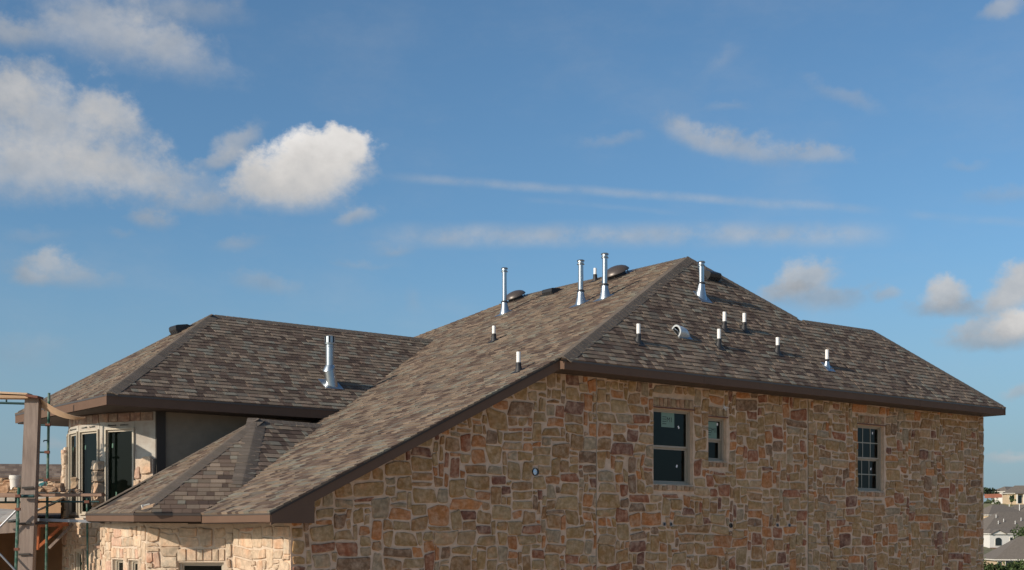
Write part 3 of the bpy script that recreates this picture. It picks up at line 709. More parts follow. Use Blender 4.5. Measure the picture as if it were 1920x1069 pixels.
for wo, x, z, r in ((w1, 18.32, 2.10, .5), (w1, 18.30, 1.33, -.4), (w2, 19.44, 2.22, 0), (w3, 24.62, 2.29, 0), (w3, 24.60, 1.47, -.4)):
    plate(fW, x, z, .035, .055, -.127 if z > 1.72 else -.157, 'white_tag', wo, 'latch_tag', r)
window(fF, *W4, depth=.09, fm='frame_white')
for h in W5: window(fG, *h, depth=.09, fm='frame_white')
# rooms behind the glass: drywall, ceiling, floor
rm = MB()
rm.box(14.9, 28.7, 20.6, 20.7, -3, 2.75); rm.box(18.72, 18.8, 17.99, 20.59, -3, 2.75); rm.box(21.0, 21.1, 17.99, 20.59, -3, 2.75)
rm.box(23.1, 23.18, 18.6, 20.59, -3, 2.75); rm.box(17.9, 18.1, 19.2, 19.3, -3, 2.0); rm.build('inner_wall', 'drywall', house)
rm = MB(); rm.box(14.9, 28.8, 17.98, 26, 2.76, 2.8); rm.build('ceiling', 'drywall', house)
rm = MB(); rm.box(9.9, 28.8, 17.98, 26, -.2, -.05); rm.box(12.6, 28.8, 26.01, 29, -.2, -.05); rm.build('inner_floor', 'floorboard', house)
rm = MB(); rm.box(28.76, 28.98, V0+.221, 21.2, ZB, 2.95); rm.box(14, 28.75, 26.4, 26.6, ZB, 3.0); rm.box(28.5, 28.74, 21.21, 26.39, ZB, 2.95); rm.build('rear_wall', 'stucco', house)

# pipe stubs and the duct hole in the stone face
for i, (x, z, r) in enumerate(pads):
    mb = MB()
    pr = [(r*.62, -.05), (r*.62, .02), (r*.80, .02), (r*.80, -.05)] if i not in (0,) else [(r*.80, -.1), (r*.80, .022), (r*.95, .022), (r*.95, -.1)]
    n_ = 16; vs = [fW(x+q*math.cos(2*math.pi*k/n_), z+q*math.sin(2*math.pi*k/n_), dd) for q, dd in pr for k in range(n_)]
    fs = [(j*n_+k, j*n_+(k+1) % n_, (j+1)*n_+(k+1) % n_, (j+1)*n_+k) for j in range(3) for k in range(n_)]
    mb.raw(vs, fs); st = mb.build('duct_collar' if i == 0 else 'pipe_stub', 'black_plastic' if i in (0, 3) else 'grey_metal', house, smooth=True)
    q = r*(.80 if i == 0 else .62); mb = MB()
    mb.poly([fW(x+q*math.cos(2*math.pi*k/n_), z+q*math.sin(2*math.pi*k/n_), .003) for k in range(n_)]); mb.build('bore', 'foil' if i == 0 else 'black_plastic', st)
mb = MB(); rr = random.Random(3)
for k in range(7): mb.tube([fW(19.46+rr.gauss(0, .03), 2.56+rr.gauss(0, .03), .03), fW(19.50+rr.gauss(0, .05), 2.54+rr.gauss(0, .04), .06)], .005, 5)
mb.build('wire_ends', 'white_tag', house)

# ------------------------------------------------------------------ round bay at the left end
BC, BR = (12.1, 25.47), 3.07
def bay(th, r=BR): return (BC[0]+r*math.cos(R(th)), BC[1]+r*math.sin(R(th)))
WIN = {'C': (200.0, 213.6), 'B': (183.4, 196.6), 'A': (170.8, 181.6), 'D': (156.5, 168.0)}
edges = [222.0, 213.6, 200.0, 196.6, 183.4, 181.6, 170.8, 168.0, 156.5, 148.0]
SILL, HEAD, BTOP = .36, 2.03, LC[2]-.207
for a, b2 in zip(edges, edges[1:]):
    glassy = any(abs(a-v[1]) < .01 and abs(b2-v[0]) < .01 for v in WIN.values())
    p, q = bay(a), bay(b2)
    L_ = math.hypot(q[0]-p[0], q[1]-p[1])
    if glassy:
        facet(p, q, ZB, SILL, th=.14, m='housewrap', name='bay_wall'); _, fn, _ = facet(p, q, HEAD, BTOP, th=.14, m='sheathing', name='bay_wall')
        wo = window(fn, .0, L_, SILL, HEAD, depth=-.01, style='fixed', fm='frame_white', fw=.036)
        plate(fn, L_*.78, 1.70, .03, .085, -.02, 'white_tag', wo, 'latch_tag', .08)
        if abs(a-213.6) < .1:
            plate(fn, L_*.66, .72, .03, .16, -.02, 'white_tag', wo, 'latch_tag', .05); plate(fn, L_*.80, .60, .03, .06, -.02, 'white_tag', wo, 'latch_tag', .0)
        # printed wrap over the head
        facet(bay(a, BR+.006), bay(b2, BR+.006), HEAD-.01, HEAD+.12, th=.004, m='housewrap', name='house_wrap')
        rr = random.Random(int(a)); mb = MB()
        for grp in (.2, .62):
            for k in range(7):
                x = L_*grp+k*.030; hh = rr.uniform(.018, .034)
                mb.hexa(*[[fn(x+dx, HEAD+.045+dz, dd) for dx, dz in ((0, 0), (.018, 0), (.022, hh), (.004, hh))] for dd in (.016, .018)])
        mb.build('wrap_print', 'ink', house)
    else:
        facet(p, q, ZB, BTOP, th=.14, m='housewrap', name='bay_wall')
# sheathing blocks under the eave
fB = lambda s, z, d: Vector((BC[0]+(BR+.005+d)*math.cos(R(222)-s/BR), BC[1]+(BR+.005+d)*math.sin(R(222)-s/BR), z))
arc = lambda th: (222-th)*math.pi/180*BR
bw = MB(); bw.hexa([fB(arc(222), -3.2, 0), fB(arc(221.9), -3.2, 0), fB(arc(221.9), -3.2, -.01), fB(arc(222), -3.2, -.01)], [fB(arc(222), -3, 0), fB(arc(221.9), -3, 0), fB(arc(221.9), -3, -.01), fB(arc(222), -3, -.01)])
bayst = bw.build('bay_veneer', 'mortar_light', house)
rr = random.Random(8)
soldier(fB, arc(221), arc(172), 2.15, 2.325, 12, [((.32, .235, .185), 3), ((.30, .19, .15), 2), ((.30, .22, .17), 2)], bayst, 95, (.01, .02))
# stone veneer: below the sill, at both jambs, and the pier half built between two windows
def veneer_back(s0, s1, z0, z1_, d=.09):
    mb = MB(); k = max(2, int((s1-s0)/.2))
    for i in range(k):
        a, b2 = s0+(s1-s0)*i/k, s0+(s1-s0)*(i+1)/k
        mb.hexa([fB(a, z0, d), fB(b2, z0, d), fB(b2, z0, .008), fB(a, z0, .008)], [fB(a, z1_, d), fB(b2, z1_, d), fB(b2, z1_, .008), fB(a, z1_, .008)])
    return mb.build('stone_wall', 'mortar_light', house)
fBs = lambda s, z, d: fB(s, z, .09+d)
LOW = (arc(188.5), arc(182.5), -1.6, -.36)
s_a, s_b = arc(222), arc(150)
for a, b2, z0, z1_ in ((s_a, LOW[0], -3.2, .30), (LOW[1], s_b, -3.2, .30), (LOW[0], LOW[1], LOW[3], .30)): vb = veneer_back(a, b2, z0, z1_)
lay_stones(fBs, s_a, s_b, -1.3, .30, vb, PAL_SUNLIT, 45, [LOW], jw=(.007, .013), proud=(.01, .03))
window(fBs, *LOW, depth=.06, fm='frame_white')
vr = veneer_back(s_a+.02, arc(215.0), .31, 1.42)
lay_stones(fBs, s_a+.02, arc(214.4), .31, 1.62, vr, PAL_SUNLIT, 46, big=2.5, jw=(.007, .012), proud=(.01, .05), cut=[(s_a-.1, .3), (arc(214), .3), (arc(214), 1.42), (s_a+.2, 1.47), (s_a+.1, 1.62), (s_a-.1, 1.6)])
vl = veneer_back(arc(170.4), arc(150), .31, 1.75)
lay_stones(fBs, arc(170.6), arc(150), .31, 1.8, vl, PAL_SUNLIT, 47, jw=(.007, .013), proud=(.02, .05))
def block(name, c, ax, w, d, h, m, col, seed, parent=None, rough=.02, base=None):
    """a roughly squared stone: box with a jittered extra ring"""
    rnd = random.Random(seed); c = Vector(c); ax = Vector(ax).normalized(); ay = Vector((0, 0, 1)).cross(ax)
    rings = []
    for zz, k in ((0, .92), (.12, 1), (.55, 1.0), (.88, .98), (1, .88)):
        rings.append([c+ax*(x*w/2*k+rnd.gauss(0, rough*.5))+ay*(y*d/2*k+rnd.gauss(0, rough*.5))+Vector((0, 0, zz*h+rnd.gauss(0, rough*.25))) for x, y in ((-1, -.7), (-.6, -1), (.6, -1), (1, -.6), (1, .7), (.5, 1), (-.7, 1), (-1, .5))])
    mb = MB(); vs = [v for g_ in rings for v in g_]; n_ = 8
    fs = [(i*n_+k, i*n_+(k+1) % n_, (i+1)*n_+(k+1) % n_, (i+1)*n_+k) for i in range(len(rings)-1) for k in range(n_)]
    fs += [tuple(reversed(range(n_))), tuple(range(len(vs)-n_, len(vs)))]
    mb.raw(vs, fs, col); return mb.build(name, m, parent, base=base)
z = .33; th = 197.9
for k, h in enumerate((.20, .24, .22, .23, .20)):
    p = bay(th, BR+.085); a = Vector((1, .12, 0))
    block('stone', (p[0], p[1], z), a, .22, .20, h-.012, 'stone', pick(PAL_SUNLIT, rr), 300+k, bayst); z += h
# dark corner trim and stucco front of this wing
MB().box(9.80, 9.98, 23.34, 23.40, -.5, BTOP).build('corner_trim', 'dark_trim', house)
MB().box(9.86, 14.6, 23.40, 23.55, -3.2, BTOP).build('stucco_wall', 'stucco', house)
rm = MB(); rm.box(14.0, 14.1, 23.6, 28, -3, 2.3); rm.box(9.9, 14, 28.0, 28.1, -3, 2.3); rm.box(11.9, 12.0, 23.6, 25.0, -3, 2.3); rm.build('inner_wall', 'drywall', house)
MB().box(9.2, 14, 23.6, 28, -.1, -.02).build('inner_floor', 'floorboard', house)

# porch left of the bay: low lean-to roof, dark back wall, added sun-blocking side wall and a beam under it
pr = MB()
c0 = [at(-90, 948, 27.5), at(36, 956, 27.5), at(75, 953, 27.5), at(100, 944, 27.3), at(118, 932, 27.0)]
c1 = [at(-90, 990, 24.6), at(0, 979, 24.6), at(40, 972, 24.6), at(66, 958, 24.8), at(118, 932, 25.5)]
for i in range(4): pr.slab([c1[i], c1[i+1], c0[i+1], c0[i]], .03)
pr.build('porch_roof', 'housewrap', house)
mb = MB(); mb.bar(at(-90, 997, 24.62), at(45, 988, 24.62), .12, .2); mb.build('porch_beam', 'weathered', house)
mb = MB(); mb.hexa([at(-120, 1300, 28.4), at(122, 1300, 28.4), at(122, 1300, 28.7), at(-120, 1300, 28.7)], [at(-120, 958, 28.4), at(122, 930, 28.4), at(122, 930, 28.7), at(-120, 958, 28.7)]); mb.build('porch_wall', 'bg_stone', house)
mb = MB(); mb.slab([at(-120, 985, 24.7), at(112, 975, 25.4), at(118, 962, 28.3), at(-120, 964, 28.3)], .02); mb.build('porch_ceiling', 'dark_trim', house)
mb = MB(); mb.hexa([at(-135, 1300, 24.6), at(-125, 1300, 24.6), at(-121, 1300, 28.4), at(-131, 1300, 28.4)], [at(-135, 975, 24.6), at(-125, 975, 24.6), at(-121, 958, 28.4), at(-131, 958, 28.4)]); mb.build('porch_wall', 'bg_stone', house)  # added wall out of view, keeps the sun off the porch

STONES.sort(key=lambda s: -s[0]); rest = MB()
for k, (ar, vs, fs, col, par) in enumerate(STONES):
    if k < 294: MB().raw(vs, fs, col).build('stone', 'stone', par)
    else: rest.raw(vs, fs, col)
tag(rest.build('stones', 'stone', house), kind='stuff')

# ------------------------------------------------------------------ roof fittings
def on1(x, y): return Vector((x, y, M1*x+D1+.012))
def on2(x, y): return Vector((x, y, M2*y+D2+.012))
def on3(x, y): return Vector((x, y, LC[2]+M3*(y-VL)+.012))
def flashing(n, w, h, m, parent, drop=.0):
    """flat apron lying on the slope, local coordinates"""
    n = Vector(n); t = Vector((0, 0, 1))-n*n.z; t.normalize(); e = t.cross(n)
    q = [e*-w/2-t*h*.62, e*w/2-t*h*.62, e*w/2+t*h*.38, e*-w/2+t*h*.38]
    return MB().hexa([v-n*.012 for v in q], [v+n*.008 for v in q]).build('flashing', m, parent, local=True)
def cone(n, r0, r1, h, m, parent, name='boot', nseg=20):
    """cone whose foot is cut by the slope"""
    mb = MB(); lo, hi = [], []
    for k in range(nseg):
        c, s = math.cos(2*math.pi*k/nseg), math.sin(2*math.pi*k/nseg); x, y = r0*c, r0*s
        lo.append((x, y, -(n.x*x+n.y*y)/n.z+.004)); hi.append((r1*c, r1*s, h))
    md = [tuple(a*.35+b*.65 for a, b in zip(p, q)) for p, q in zip(lo, hi)]; md = [(x*.93, y*.93, z) for x, y, z in md]
    vs = lo+md+hi; fs = [(i*nseg+k, i*nseg+(k+1) % nseg, (i+1)*nseg+(k+1) % nseg, (i+1)*nseg+k) for i in range(2) for k in range(nseg)]; fs.append(tuple(range(2*nseg, 3*nseg)))
    mb.raw(vs, fs); return mb.build(name, m, parent, local=True, smooth=True)
def flue(loc, n, h, label, group, r=.058):
    t = thing('steel_flue', loc, label, 'flue', group); WL[t.name] = Vector(loc)
    flashing(n, .34, .38, 'galvanised', t); cone(n, .125, r+.014, .25, 'galvanised', t, 'flashing_cone')
    MB().lathe([(r+.006, .255), (r+.034, .262), (r+.026, .285), (r+.002, .30)], 20).build('storm_collar', 'darksteel', t, local=True, smooth=True)
    MB().lathe([(r, .2), (r, h-.10)], 20).build('pipe', 'steel', t, local=True, smooth=True)
    mb = MB(); c = h-.10
    mb.lathe([(r+.004, c-.02), (r+.026, c-.014), (r+.026, c-.002), (r+.004, c+.004)], 20); mb.lathe([(r+.008, c+.008), (r+.014, c+.05), (r+.010, c+.058)], 20)
    mb.lathe([(r+.026, c+.060), (r+.028, c+.072), (r+.016, c+.086), (.01, c+.10)], 20); mb.build('cap', 'steel', t, local=True, smooth=True)
    return t
GF = 'slender steel flues on the main roof'
flue(on1(19.47, 24.96), n1, 1.13, 'tall steel flue farthest along the long slope, beside the lower dome vent near the ridge', GF)
flue(on1(18.72, 21.26), n1, .97, 'tall steel flue on the long slope, just left of the white pipe on the ridge', GF)
flue(on1(18.80, 20.56), n1, .97, 'tall steel flue just left of the larger dome vent near the roof peak', GF)
flue(on2(20.40, 19.22), n2, .76, 'short steel flue on the front slope in front of a dark vent near the peak', GF)
def big_flue(loc, n, h):
    t = thing('chimney_flue', loc, 'thick steel chimney flue with slotted cap on the left wing roof', 'flue'); r = .090
    flashing(n, .44, .40, 'galvanised', t)
    mb = MB(); nseg = 22; lo, hi = [], []
    for k in range(nseg):                 # leaning skirt: foot shifted down-slope towards the right
        c, s = math.cos(2*math.pi*k/nseg), math.sin(2*math.pi*k/nseg); x, y = .135*c+.03, .135*s-.02
        lo.append((x, y, -(n.x*x+n.y*y)/n.z+.004)); hi.append((.128*c-.025, .128*s-.01, .30+.06*c+.03*s))
    mb.raw(lo+hi, [(k, (k+1) % nseg, nseg+(k+1) % nseg, nseg+k) for k in range(nseg)]+[tuple(range(nseg, 2*nseg))]); mb.build('flashing_cone', 'steel', t, local=True, smooth=True)
    mb = MB(); n_ = 22; rings = []
    for rr_, z_ in ((.132, .0), (.131, .018), (r+.004, .085)): rings.append([(rr_*math.cos(2*math.pi*k/n_)-.025*(1-z_/.085), rr_*math.sin(2*math.pi*k/n_), .30+z_+(.06*math.cos(2*math.pi*k/n_)+.03*math.sin(2*math.pi*k/n_))*(1-z_/.1)) for k in range(n_)])
    mb.raw([v for g_ in rings for v in g_], [(i*n_+k, i*n_+(k+1) % n_, (i+1)*n_+(k+1) % n_, (i+1)*n_+k) for i in range(2) for k in range(n_)]); mb.build('storm_collar', 'galvanised', t, local=True, smooth=True)
    mb = MB(); mb.raw([(v[0]*1.02, v[1]*1.02, v[2]+.002) for v in rings[0]]+[(v[0]*1.02, v[1]*1.02, v[2]-.014) for v in rings[0]], [(k, (k+1) % n_, n_+(k+1) % n_, n_+k) for k in range(n_)]); mb.build('seal', 'rubber', t, local=True)
    MB().lathe([(r, .25), (r, h-.24), (r+.008, h-.235), (r+.008, h-.22), (r, h-.215), (r, h-.17)], 24).build('pipe', 'galvanised', t, local=True, smooth=True)
    mb = MB(); c = h-.185
    mb.lathe([(r, c), (.118, c+.006), (.120, c+.035), (.112, c+.042)], 24); mb.lathe([(.120, c+.172), (.122, c+.18), (.06, c+.195), (.01, c+.20)], 24); mb.build('cap', 'steel', t, local=True, smooth=True)
    MB().lathe([(.098, c+.042), (.098, c+.172)], 24).build('cap_core', 'black_plastic', t, local=True, smooth=True)
    for k in range(8):
        a0 = k*math.pi/4+.35; mb = MB(); seg = 5; w = .50; vs = []
        for j in range(seg+1):
            an = a0+w*j/seg
            for rr_ in (.112, .106):
                for zz in (c+.042, c+.172): vs.append((rr_*math.cos(an), rr_*math.sin(an), zz))
        fs = []
        for j in range(seg):
            b_ = j*4; fs += [(b_, b_+4, b_+5, b_+1), (b_+2, b_+3, b_+7, b_+6), (b_+1, b_+5, b_+7, b_+3)]
        mb.raw(vs, fs); mb.build('cap_plate', 'galvanised', t, local=True, smooth=True)
big_flue(on3(13.80, 23.72), n3, 1.0)
def pvc(loc, n, h, label, silver=False):
    t = thing('vent_pipe', loc, label, 'vent pipe', 'white plastic vent pipes on the roof')
    flashing(n, .26, .30, 'galvanised', t) if silver else flashing(n, .19, .22, 'rubber', t)
    cone(n, .068, .046, .12 if not silver else .11, 'rubber' if not silver else 'galvanised', t, 'boot')
    MB().lathe([(.052, .10), (.050, .145), (.041, .152)], 14).build('boot_lip', 'rubber', t, local=True, smooth=True)
    mb = MB(); mb.lathe([(.039, .05), (.039, h), (.033, h), (.033, h-.06)], 14); mb.build('pipe', 'pvc', t, local=True, smooth=True); return t
pvc(on1(16.86, 21.99), n1, .32, 'white vent pipe in a black boot in the middle of the long slope')
pvc(on1(14.28, 17.90), n1, .34, 'white vent pipe in a black boot low on the long slope near the rake edge')
pvc(on1(20.93, 23.24), n1, .30, 'white vent pipe standing on the ridge between two steel flues')
pvc(on2(17.10, 17.75), n2, .34, 'white vent pipe on the front slope left of the grey exhaust hood')
pvc(on2(20.22, 18.39), n2, .35, 'white vent pipe of the front slope, left of the upper two that stand close together')
pvc(on2(20.91, 18.45), n2, .345, 'white vent pipe of the front slope, right of the upper two that stand close together')
pvc(on2(19.52, 17.90), n2, .35, 'white vent pipe on the front slope just below a close pair of pipes')
pvc(on2(21.39, 17.94), n2, .32, 'white vent pipe with black boot right of the group of three on the front slope')
pvc(on2(22.80, 17.74), n2, .36, 'white vent pipe with a shiny silver flashing, rightmost on the front slope', True)
def slope_axes(n):
    n = Vector(n); t = (Vector((0, 0, 1))-n*n.z).normalized(); return n, t, t.cross(n)
def dome(loc, n, r, h, label, m='bronze'):
    tt = thing('dome_vent', loc, label, 'roof vent', 'round dome vents near the main ridge'); n, t, e = slope_axes(n)
    q = [(-1.15, -1.15), (1.15, -1.15), (1.15, 1.15), (-1.15, 1.15)]
    MB().hexa([e*a*r+t*b*r-n*.01 for a, b in q], [e*a*r+t*b*r+n*.01 for a, b in q]).build('flashing', m, tt, local=True)
    def ring(rr_, zz): return [e*rr_*math.cos(2*math.pi*k/24)+t*rr_*math.sin(2*math.pi*k/24)+n*zz for k in range(24)]
    def loft(rs, name, mm):
        vs = [v for g_ in rs for v in g_]; fs = [(i*24+k, i*24+(k+1) % 24, (i+1)*24+(k+1) % 24, (i+1)*24+k) for i in range(len(rs)-1) for k in range(24)]
        fs += [tuple(reversed(range(24))), tuple(range(len(vs)-24, len(vs)))]
        return MB().raw(vs, fs).build(name, mm, tt, local=True, smooth=True)
    loft([ring(r*.72, .005), ring(r*.70, h*.45)], 'neck', 'darksteel')
    loft([ring(r*1.0, h*.33), ring(r*1.06, h*.36), ring(r*1.03, h*.48), ring(r*.88, h*.70), ring(r*.62, h*.88), ring(r*.3, h*.98), ring(r*.05, h)], 'dome', m)
    for k in range(4):
        c, s = math.cos(k*math.pi/2+.6), math.sin(k*math.pi/2+.6); MB().tube([e*r*.9*c+t*r*.9*s+n*.0, e*r*.9*c+t*r*.9*s+n*h*.4], .012, 6).build('bracket', m, tt, local=True)
    return tt
dome(on1(20.86, 26.25), n1, .28, .22, 'brown dome vent near the far end of the ridge, right of the farthest steel flue')
dome(on1(20.80, 22.32), n1, .32, .25, 'brown dome vent near the roof peak, right of two tall steel flues')
def box_vent(loc, n, w, d, h, label, m='black_plastic'):
    tt = thing('box_vent', loc, label, 'roof vent', 'dark slant-backed box vents'); n, t, e = slope_axes(n)
    q = [(-.62, -.62), (.62, -.62), (.62, .62), (-.62, .62)]
    MB().hexa([e*a*w+t*b*d-n*.01 for a, b in q], [e*a*w+t*b*d+n*.012 for a, b in q]).build('flashing', m, tt, local=True)
    sec = [(-.5*d, .0), (-.5*d, h*.55), (-.42*d, h*.92), (-.30*d, h), (.35*d, h*.42), (.5*d, .012)]
    l = [e*-w/2+t*a+n*z_ for a, z_ in sec]; r_ = [e*w/2+t*a+n*z_ for a, z_ in sec]; k = len(sec)
    MB().raw(l+r_, [tuple(reversed(range(k))), tuple(range(k, 2*k))]+[(i, (i+1) % k, k+(i+1) % k, k+i) for i in range(k)]).build('hood', m, tt, local=True)
    mb = MB()
    for i in range(4): mb.hexa([e*w*(-.44+.23*i)+t*(-.52*d)+n*.01, e*w*(-.26+.23*i)+t*(-.52*d)+n*.01, e*w*(-.26+.23*i)+t*(-.5*d)+n*.01, e*w*(-.44+.23*i)+t*(-.5*d)+n*.01], [e*w*(-.44+.23*i)+t*(-.52*d)+n*h*.42, e*w*(-.26+.23*i)+t*(-.52*d)+n*h*.42, e*w*(-.26+.23*i)+t*(-.5*d)+n*h*.42, e*w*(-.44+.23*i)+t*(-.5*d)+n*h*.42])
    mb.build('louvre', 'darksteel', tt, local=True); return tt
box_vent(on1(20.62, 24.50), n1, .38, .32, .14, 'dark box vent on the ridge line between the two dome vents')
box_vent(Vector((11.57, 26.25, LC[2]+.6287*(11.57-LC[0])+.01)), n4, .36, .34, .16, 'black box vent near the top of the left wing hip')
box_vent(on2(21.35, 19.88), n2, .36, .36, .17, 'dark box vent behind the short flue right of the roof peak')
def hood(loc, n, label):
    tt = thing('exhaust_hood', loc, label, 'roof vent'); n, t, e = slope_axes(n)
    if e.x < 0: e = -e
    q = [(-.17, -.17), (.21, -.17), (.21, .16), (-.17, .16)]
    MB().hexa([e*a+t*b-n*.01 for a, b in q], [e*a+t*b+n*.010 for a, b in q]).build('flashing', 'galvanised', tt, local=True)
    K = 12
    def arch(x, r, h): return [e*x*.92+t*(-r*.84*math.cos(math.pi*k/K))+n*(.01+.84*h*math.sin(math.pi*k/K)**.7) for k in range(K+1)]
    def shell(rs, name, m, inset=None):
        vs = [v for g_ in rs for v in g_]; w = K+1
        fs = [(i*w+k, i*w+k+1, (i+1)*w+k+1, (i+1)*w+k) for i in range(len(rs)-1) for k in range(K)]
        return MB().raw(vs, fs).build(name, m, tt, local=True, smooth=True)
    shell([arch(-.17, .150, .165), arch(-.165, .158, .172), arch(-.02, .150, .165), arch(.10, .135, .125), arch(.17, .11, .07), arch(.20, .10, .012)], 'hood', 'hood_metal')
    shell([arch(-.165, .128, .142), arch(-.02, .125, .138), arch(.10, .11, .10)], 'throat', 'darksteel')
    shell([arch(-.182, .166, .182), arch(-.158, .168, .184), arch(-.158, .128, .142), arch(-.182, .128, .142), arch(-.182, .166, .182)], 'rim', 'hood_metal')
    MB().tube([e*-.12+t*-.10+n*.02, e*-.16+t*-.02+n*.07, e*-.165+t*.07+n*.05], .010, 6).build('damper_rod', 'galvanised', tt, local=True)
    return tt
hood(on2(18.61, 18.09), n2, 'grey metal exhaust hood lying on the front slope')

# scrap of wood left on the low bay roof
sc = thing('wood_scrap', at(276, 953, 20.75), 'pale broken wood scrap lying on the low bay roof above its eave', 'wood scrap')
o = WL[sc.name]; mb = MB(); mb.hexa([o+cw(-.085, -.03, -.03), o+cw(.09, 0, .02), o+cw(.10, .05, .05), o+cw(-.07, .05, .00)], [o+cw(-.085, -.03, .005), o+cw(.10, 0, .065), o+cw(.12, .05, .085), o+cw(-.07, .05, .03)]); mb.build('board', 'plywood', sc)
mb = MB(); mb.bar(o+cw(-.09, -.02, .035), o+cw(.03, .03, .07), .018, .02); mb.bar(o+cw(-.08, -.03, .05), o+cw(-.06, -.01, -.02), .02, .02); mb.build('splinter', 'bucket', sc)

# ------------------------------------------------------------------ scaffold, timber post and the masons' things on the left
def tube_part(parent, name, pts, r=.022, m='green_paint'): return MB().tube(pts, r, 8).build(name, m, parent, smooth=True)
post = thing('timber_post', cw(-9.05, 23.5, -3), 'tall weathered wide timber post standing beside the scaffold', 'post')
mb = MB(); a, b2 = at(33, 1069, 23.4), at(60.5, 1069, 23.4); c, d = at(46.5, 744, 23.4), at(72.5, 744, 23.4); dz = Vector((SX*.16, CX*.16, 0))
ext = (a.z+3)/(c.z-a.z); a = a-(c-a)*ext; b2 = b2-(d-b2)*ext
mb.hexa([a, b2, b2+dz, a+dz], [c, d, d+dz, c+dz]); mb.build('board', 'weathered', post)
for y, x0, x1 in ((982, 37, 62), (1040, 35, 60), (915, 41, 66)): mb = MB(); mb.bar(at(x0, y, 23.37), at(x1-3, y-1, 23.37), .02, .035); mb.build('cleat', 'dark_trim', post)
tb = thing('timber_beam', at(-60, 745, 23.5), 'long timber plank resting across the top of the weathered post', 'beam')
mb = MB(); mb.bar(at(-90, 744, 23.45), at(58, 745.5, 23.45), .30, .055); mb.build('board', 'lumber', tb)
mb = MB(); mb.bar(at(-90, 733, 23.4), at(56, 740, 23.4), .26, .035); mb.build('board', 'plywood', tb)
mb = MB(); mb.bar(at(54, 743, 23.38), at(76, 746, 23.38), .30, .045); mb.build('cap_block', 'rust', tb)
ps = thing('plywood_strip', at(75, 745, 23.4), 'thin bent plywood strip curving down from the post top to the right', 'plywood strip')
mb = MB(); N_ = 14; up, dn = [], []
for k in range(N_+1):
    t = k/N_; x = 72+88*t; y0 = 745+38.5*(1-(1-t)**1.5)*1.0-3.0*math.sin(math.pi*t)*(-1); D = 23.45-.7*t
    wd = 25*(1-t)**.8+1.5
    up.append(at(x, y0-1.0, D)); dn.append(at(x, y0+wd*.62, D+.30*(1-.3*t)))
vs = []
for u_, v_ in zip(up, dn):
    nn = Vector((SX, CX, 0))*.012; vs += [u_, v_, v_+nn+Vector((0, 0, .004)), u_+nn+Vector((0, 0, .004))]
fs = [(4*k+i, 4*k+(i+1) % 4, 4*k+4+(i+1) % 4, 4*k+4+i) for k in range(N_) for i in range(4)]+[(3, 2, 1, 0), (4*N_, 4*N_+1, 4*N_+2, 4*N_+3)]
mb.raw(vs, fs); mb.build('strip', 'plywood', ps, smooth=True)

fr = thing('scaffold', cw(-9, 24.3, -3), 'dark green ladder frame of scaffold rising behind the timber post', 'scaffold', 'green scaffold frames by the round bay')
D = 24.3
tube_part(fr, 'leg', [at(92, 737, D), at(86.5, 1069, D), at(84.5, 1280, D)], .026); tube_part(fr, 'leg', [at(66, 770, D), at(61, 1069, D), at(59, 1280, D)], .026)
for y in (797, 848): tube_part(fr, 'rung', [at(66, y, D), at(90, y+.3, D)], .017, 'green_dark')
tube_part(fr, 'rung', [at(65, 893, D), at(68, 898, D), at(74, 900.5, D), at(84, 900.5, D), at(89, 897, D)], .017, 'green_dark')
for y, x in ((768, 90), (826, 88)): tube_part(fr, 'lock_pin', [at(x, y, D-.02), at(x-6, y+.3, D-.02), at(x-6, y+3, D-.02)], .012, 'green_dark')
fr2 = thing('scaffold', cw(-9.3, 23.2, -3), 'green scaffold standard in front of the timber post with two diagonal braces', 'scaffold', 'green scaffold frames by the round bay')
D = 23.2
tube_part(fr2, 'leg', [at(35.5, 914, D), at(30, 1069, D), at(26, 1280, D)], .027)
tube_part(fr2, 'brace', [at(-60, 1048, D+.03), at(33, 955, D+.03)], .02, 'grey_metal'); tube_part(fr2, 'brace', [at(-60, 975, D-.03), at(28, 1069, D-.03), at(60, 1104, D-.03)], .02, 'grey_metal')
tube_part(fr2, 'leg', [at(34, 912, 24.1), at(29, 1069, 24.1), at(26, 1280, 24.1)], .022, 'green_dark')
tube_part(fr2, 'leg', [at(-40, 912, D+.4), at(-42, 1280, D+.4)], .026)
tube_part(fr2, 'ledger', [at(-90, 942, 23.9), at(62, 942, 23.9)], .02, 'green_dark')
for x in (11, 30): tube_part(fr2, 'strut', [at(x, 932, 23.9), at(x-.5, 942, 23.9)], .018, 'green_dark')
tube_part(fr2, 'rail', [at(-90, 753, 23.9), at(48, 757, 23.9)], .022, 'green_dark'); tube_part(fr2, 'strut', [at(12, 744, 23.9), at(12, 755, 23.9)], .016, 'green_dark')
fr3 = thing('scaffold', cw(-8, 24.0, -3), 'green scaffold standards carrying the mason planks in front of the round bay', 'scaffold', 'green scaffold frames by the round bay')
D = 23.95
tube_part(fr3, 'leg', [at(163, 934, D), at(164.5, 1069, D), at(166, 1280, D)], .02)
tube_part(fr3, 'leg', [at(69, 934, 23.7), at(64, 1069, 23.7), at(60, 1280, 23.7)], .027)
tube_part(fr3, 'leg', [at(58, 975, 24.0), at(57, 1069, 24.0), at(56, 1280, 24.0)], .02)
tube_part(fr3, 'ledger', [at(60, 941, 23.93), at(186, 941, 23.93)], .018, 'green_dark')
tube_part(fr3, 'ledger', [at(36, 930.5, 23.3), at(64, 930.5, 23.3)], .03, 'green_dark')
tube_part(fr3, 'strut', [at(159, 934, D), at(161, 941, D), at(166, 934, D)], .012, 'green_dark')
tube_part(fr3, 'ledger', [at(34, 982.5, 23.3), at(90, 981.5, 23.6)], .02, 'dark_trim')
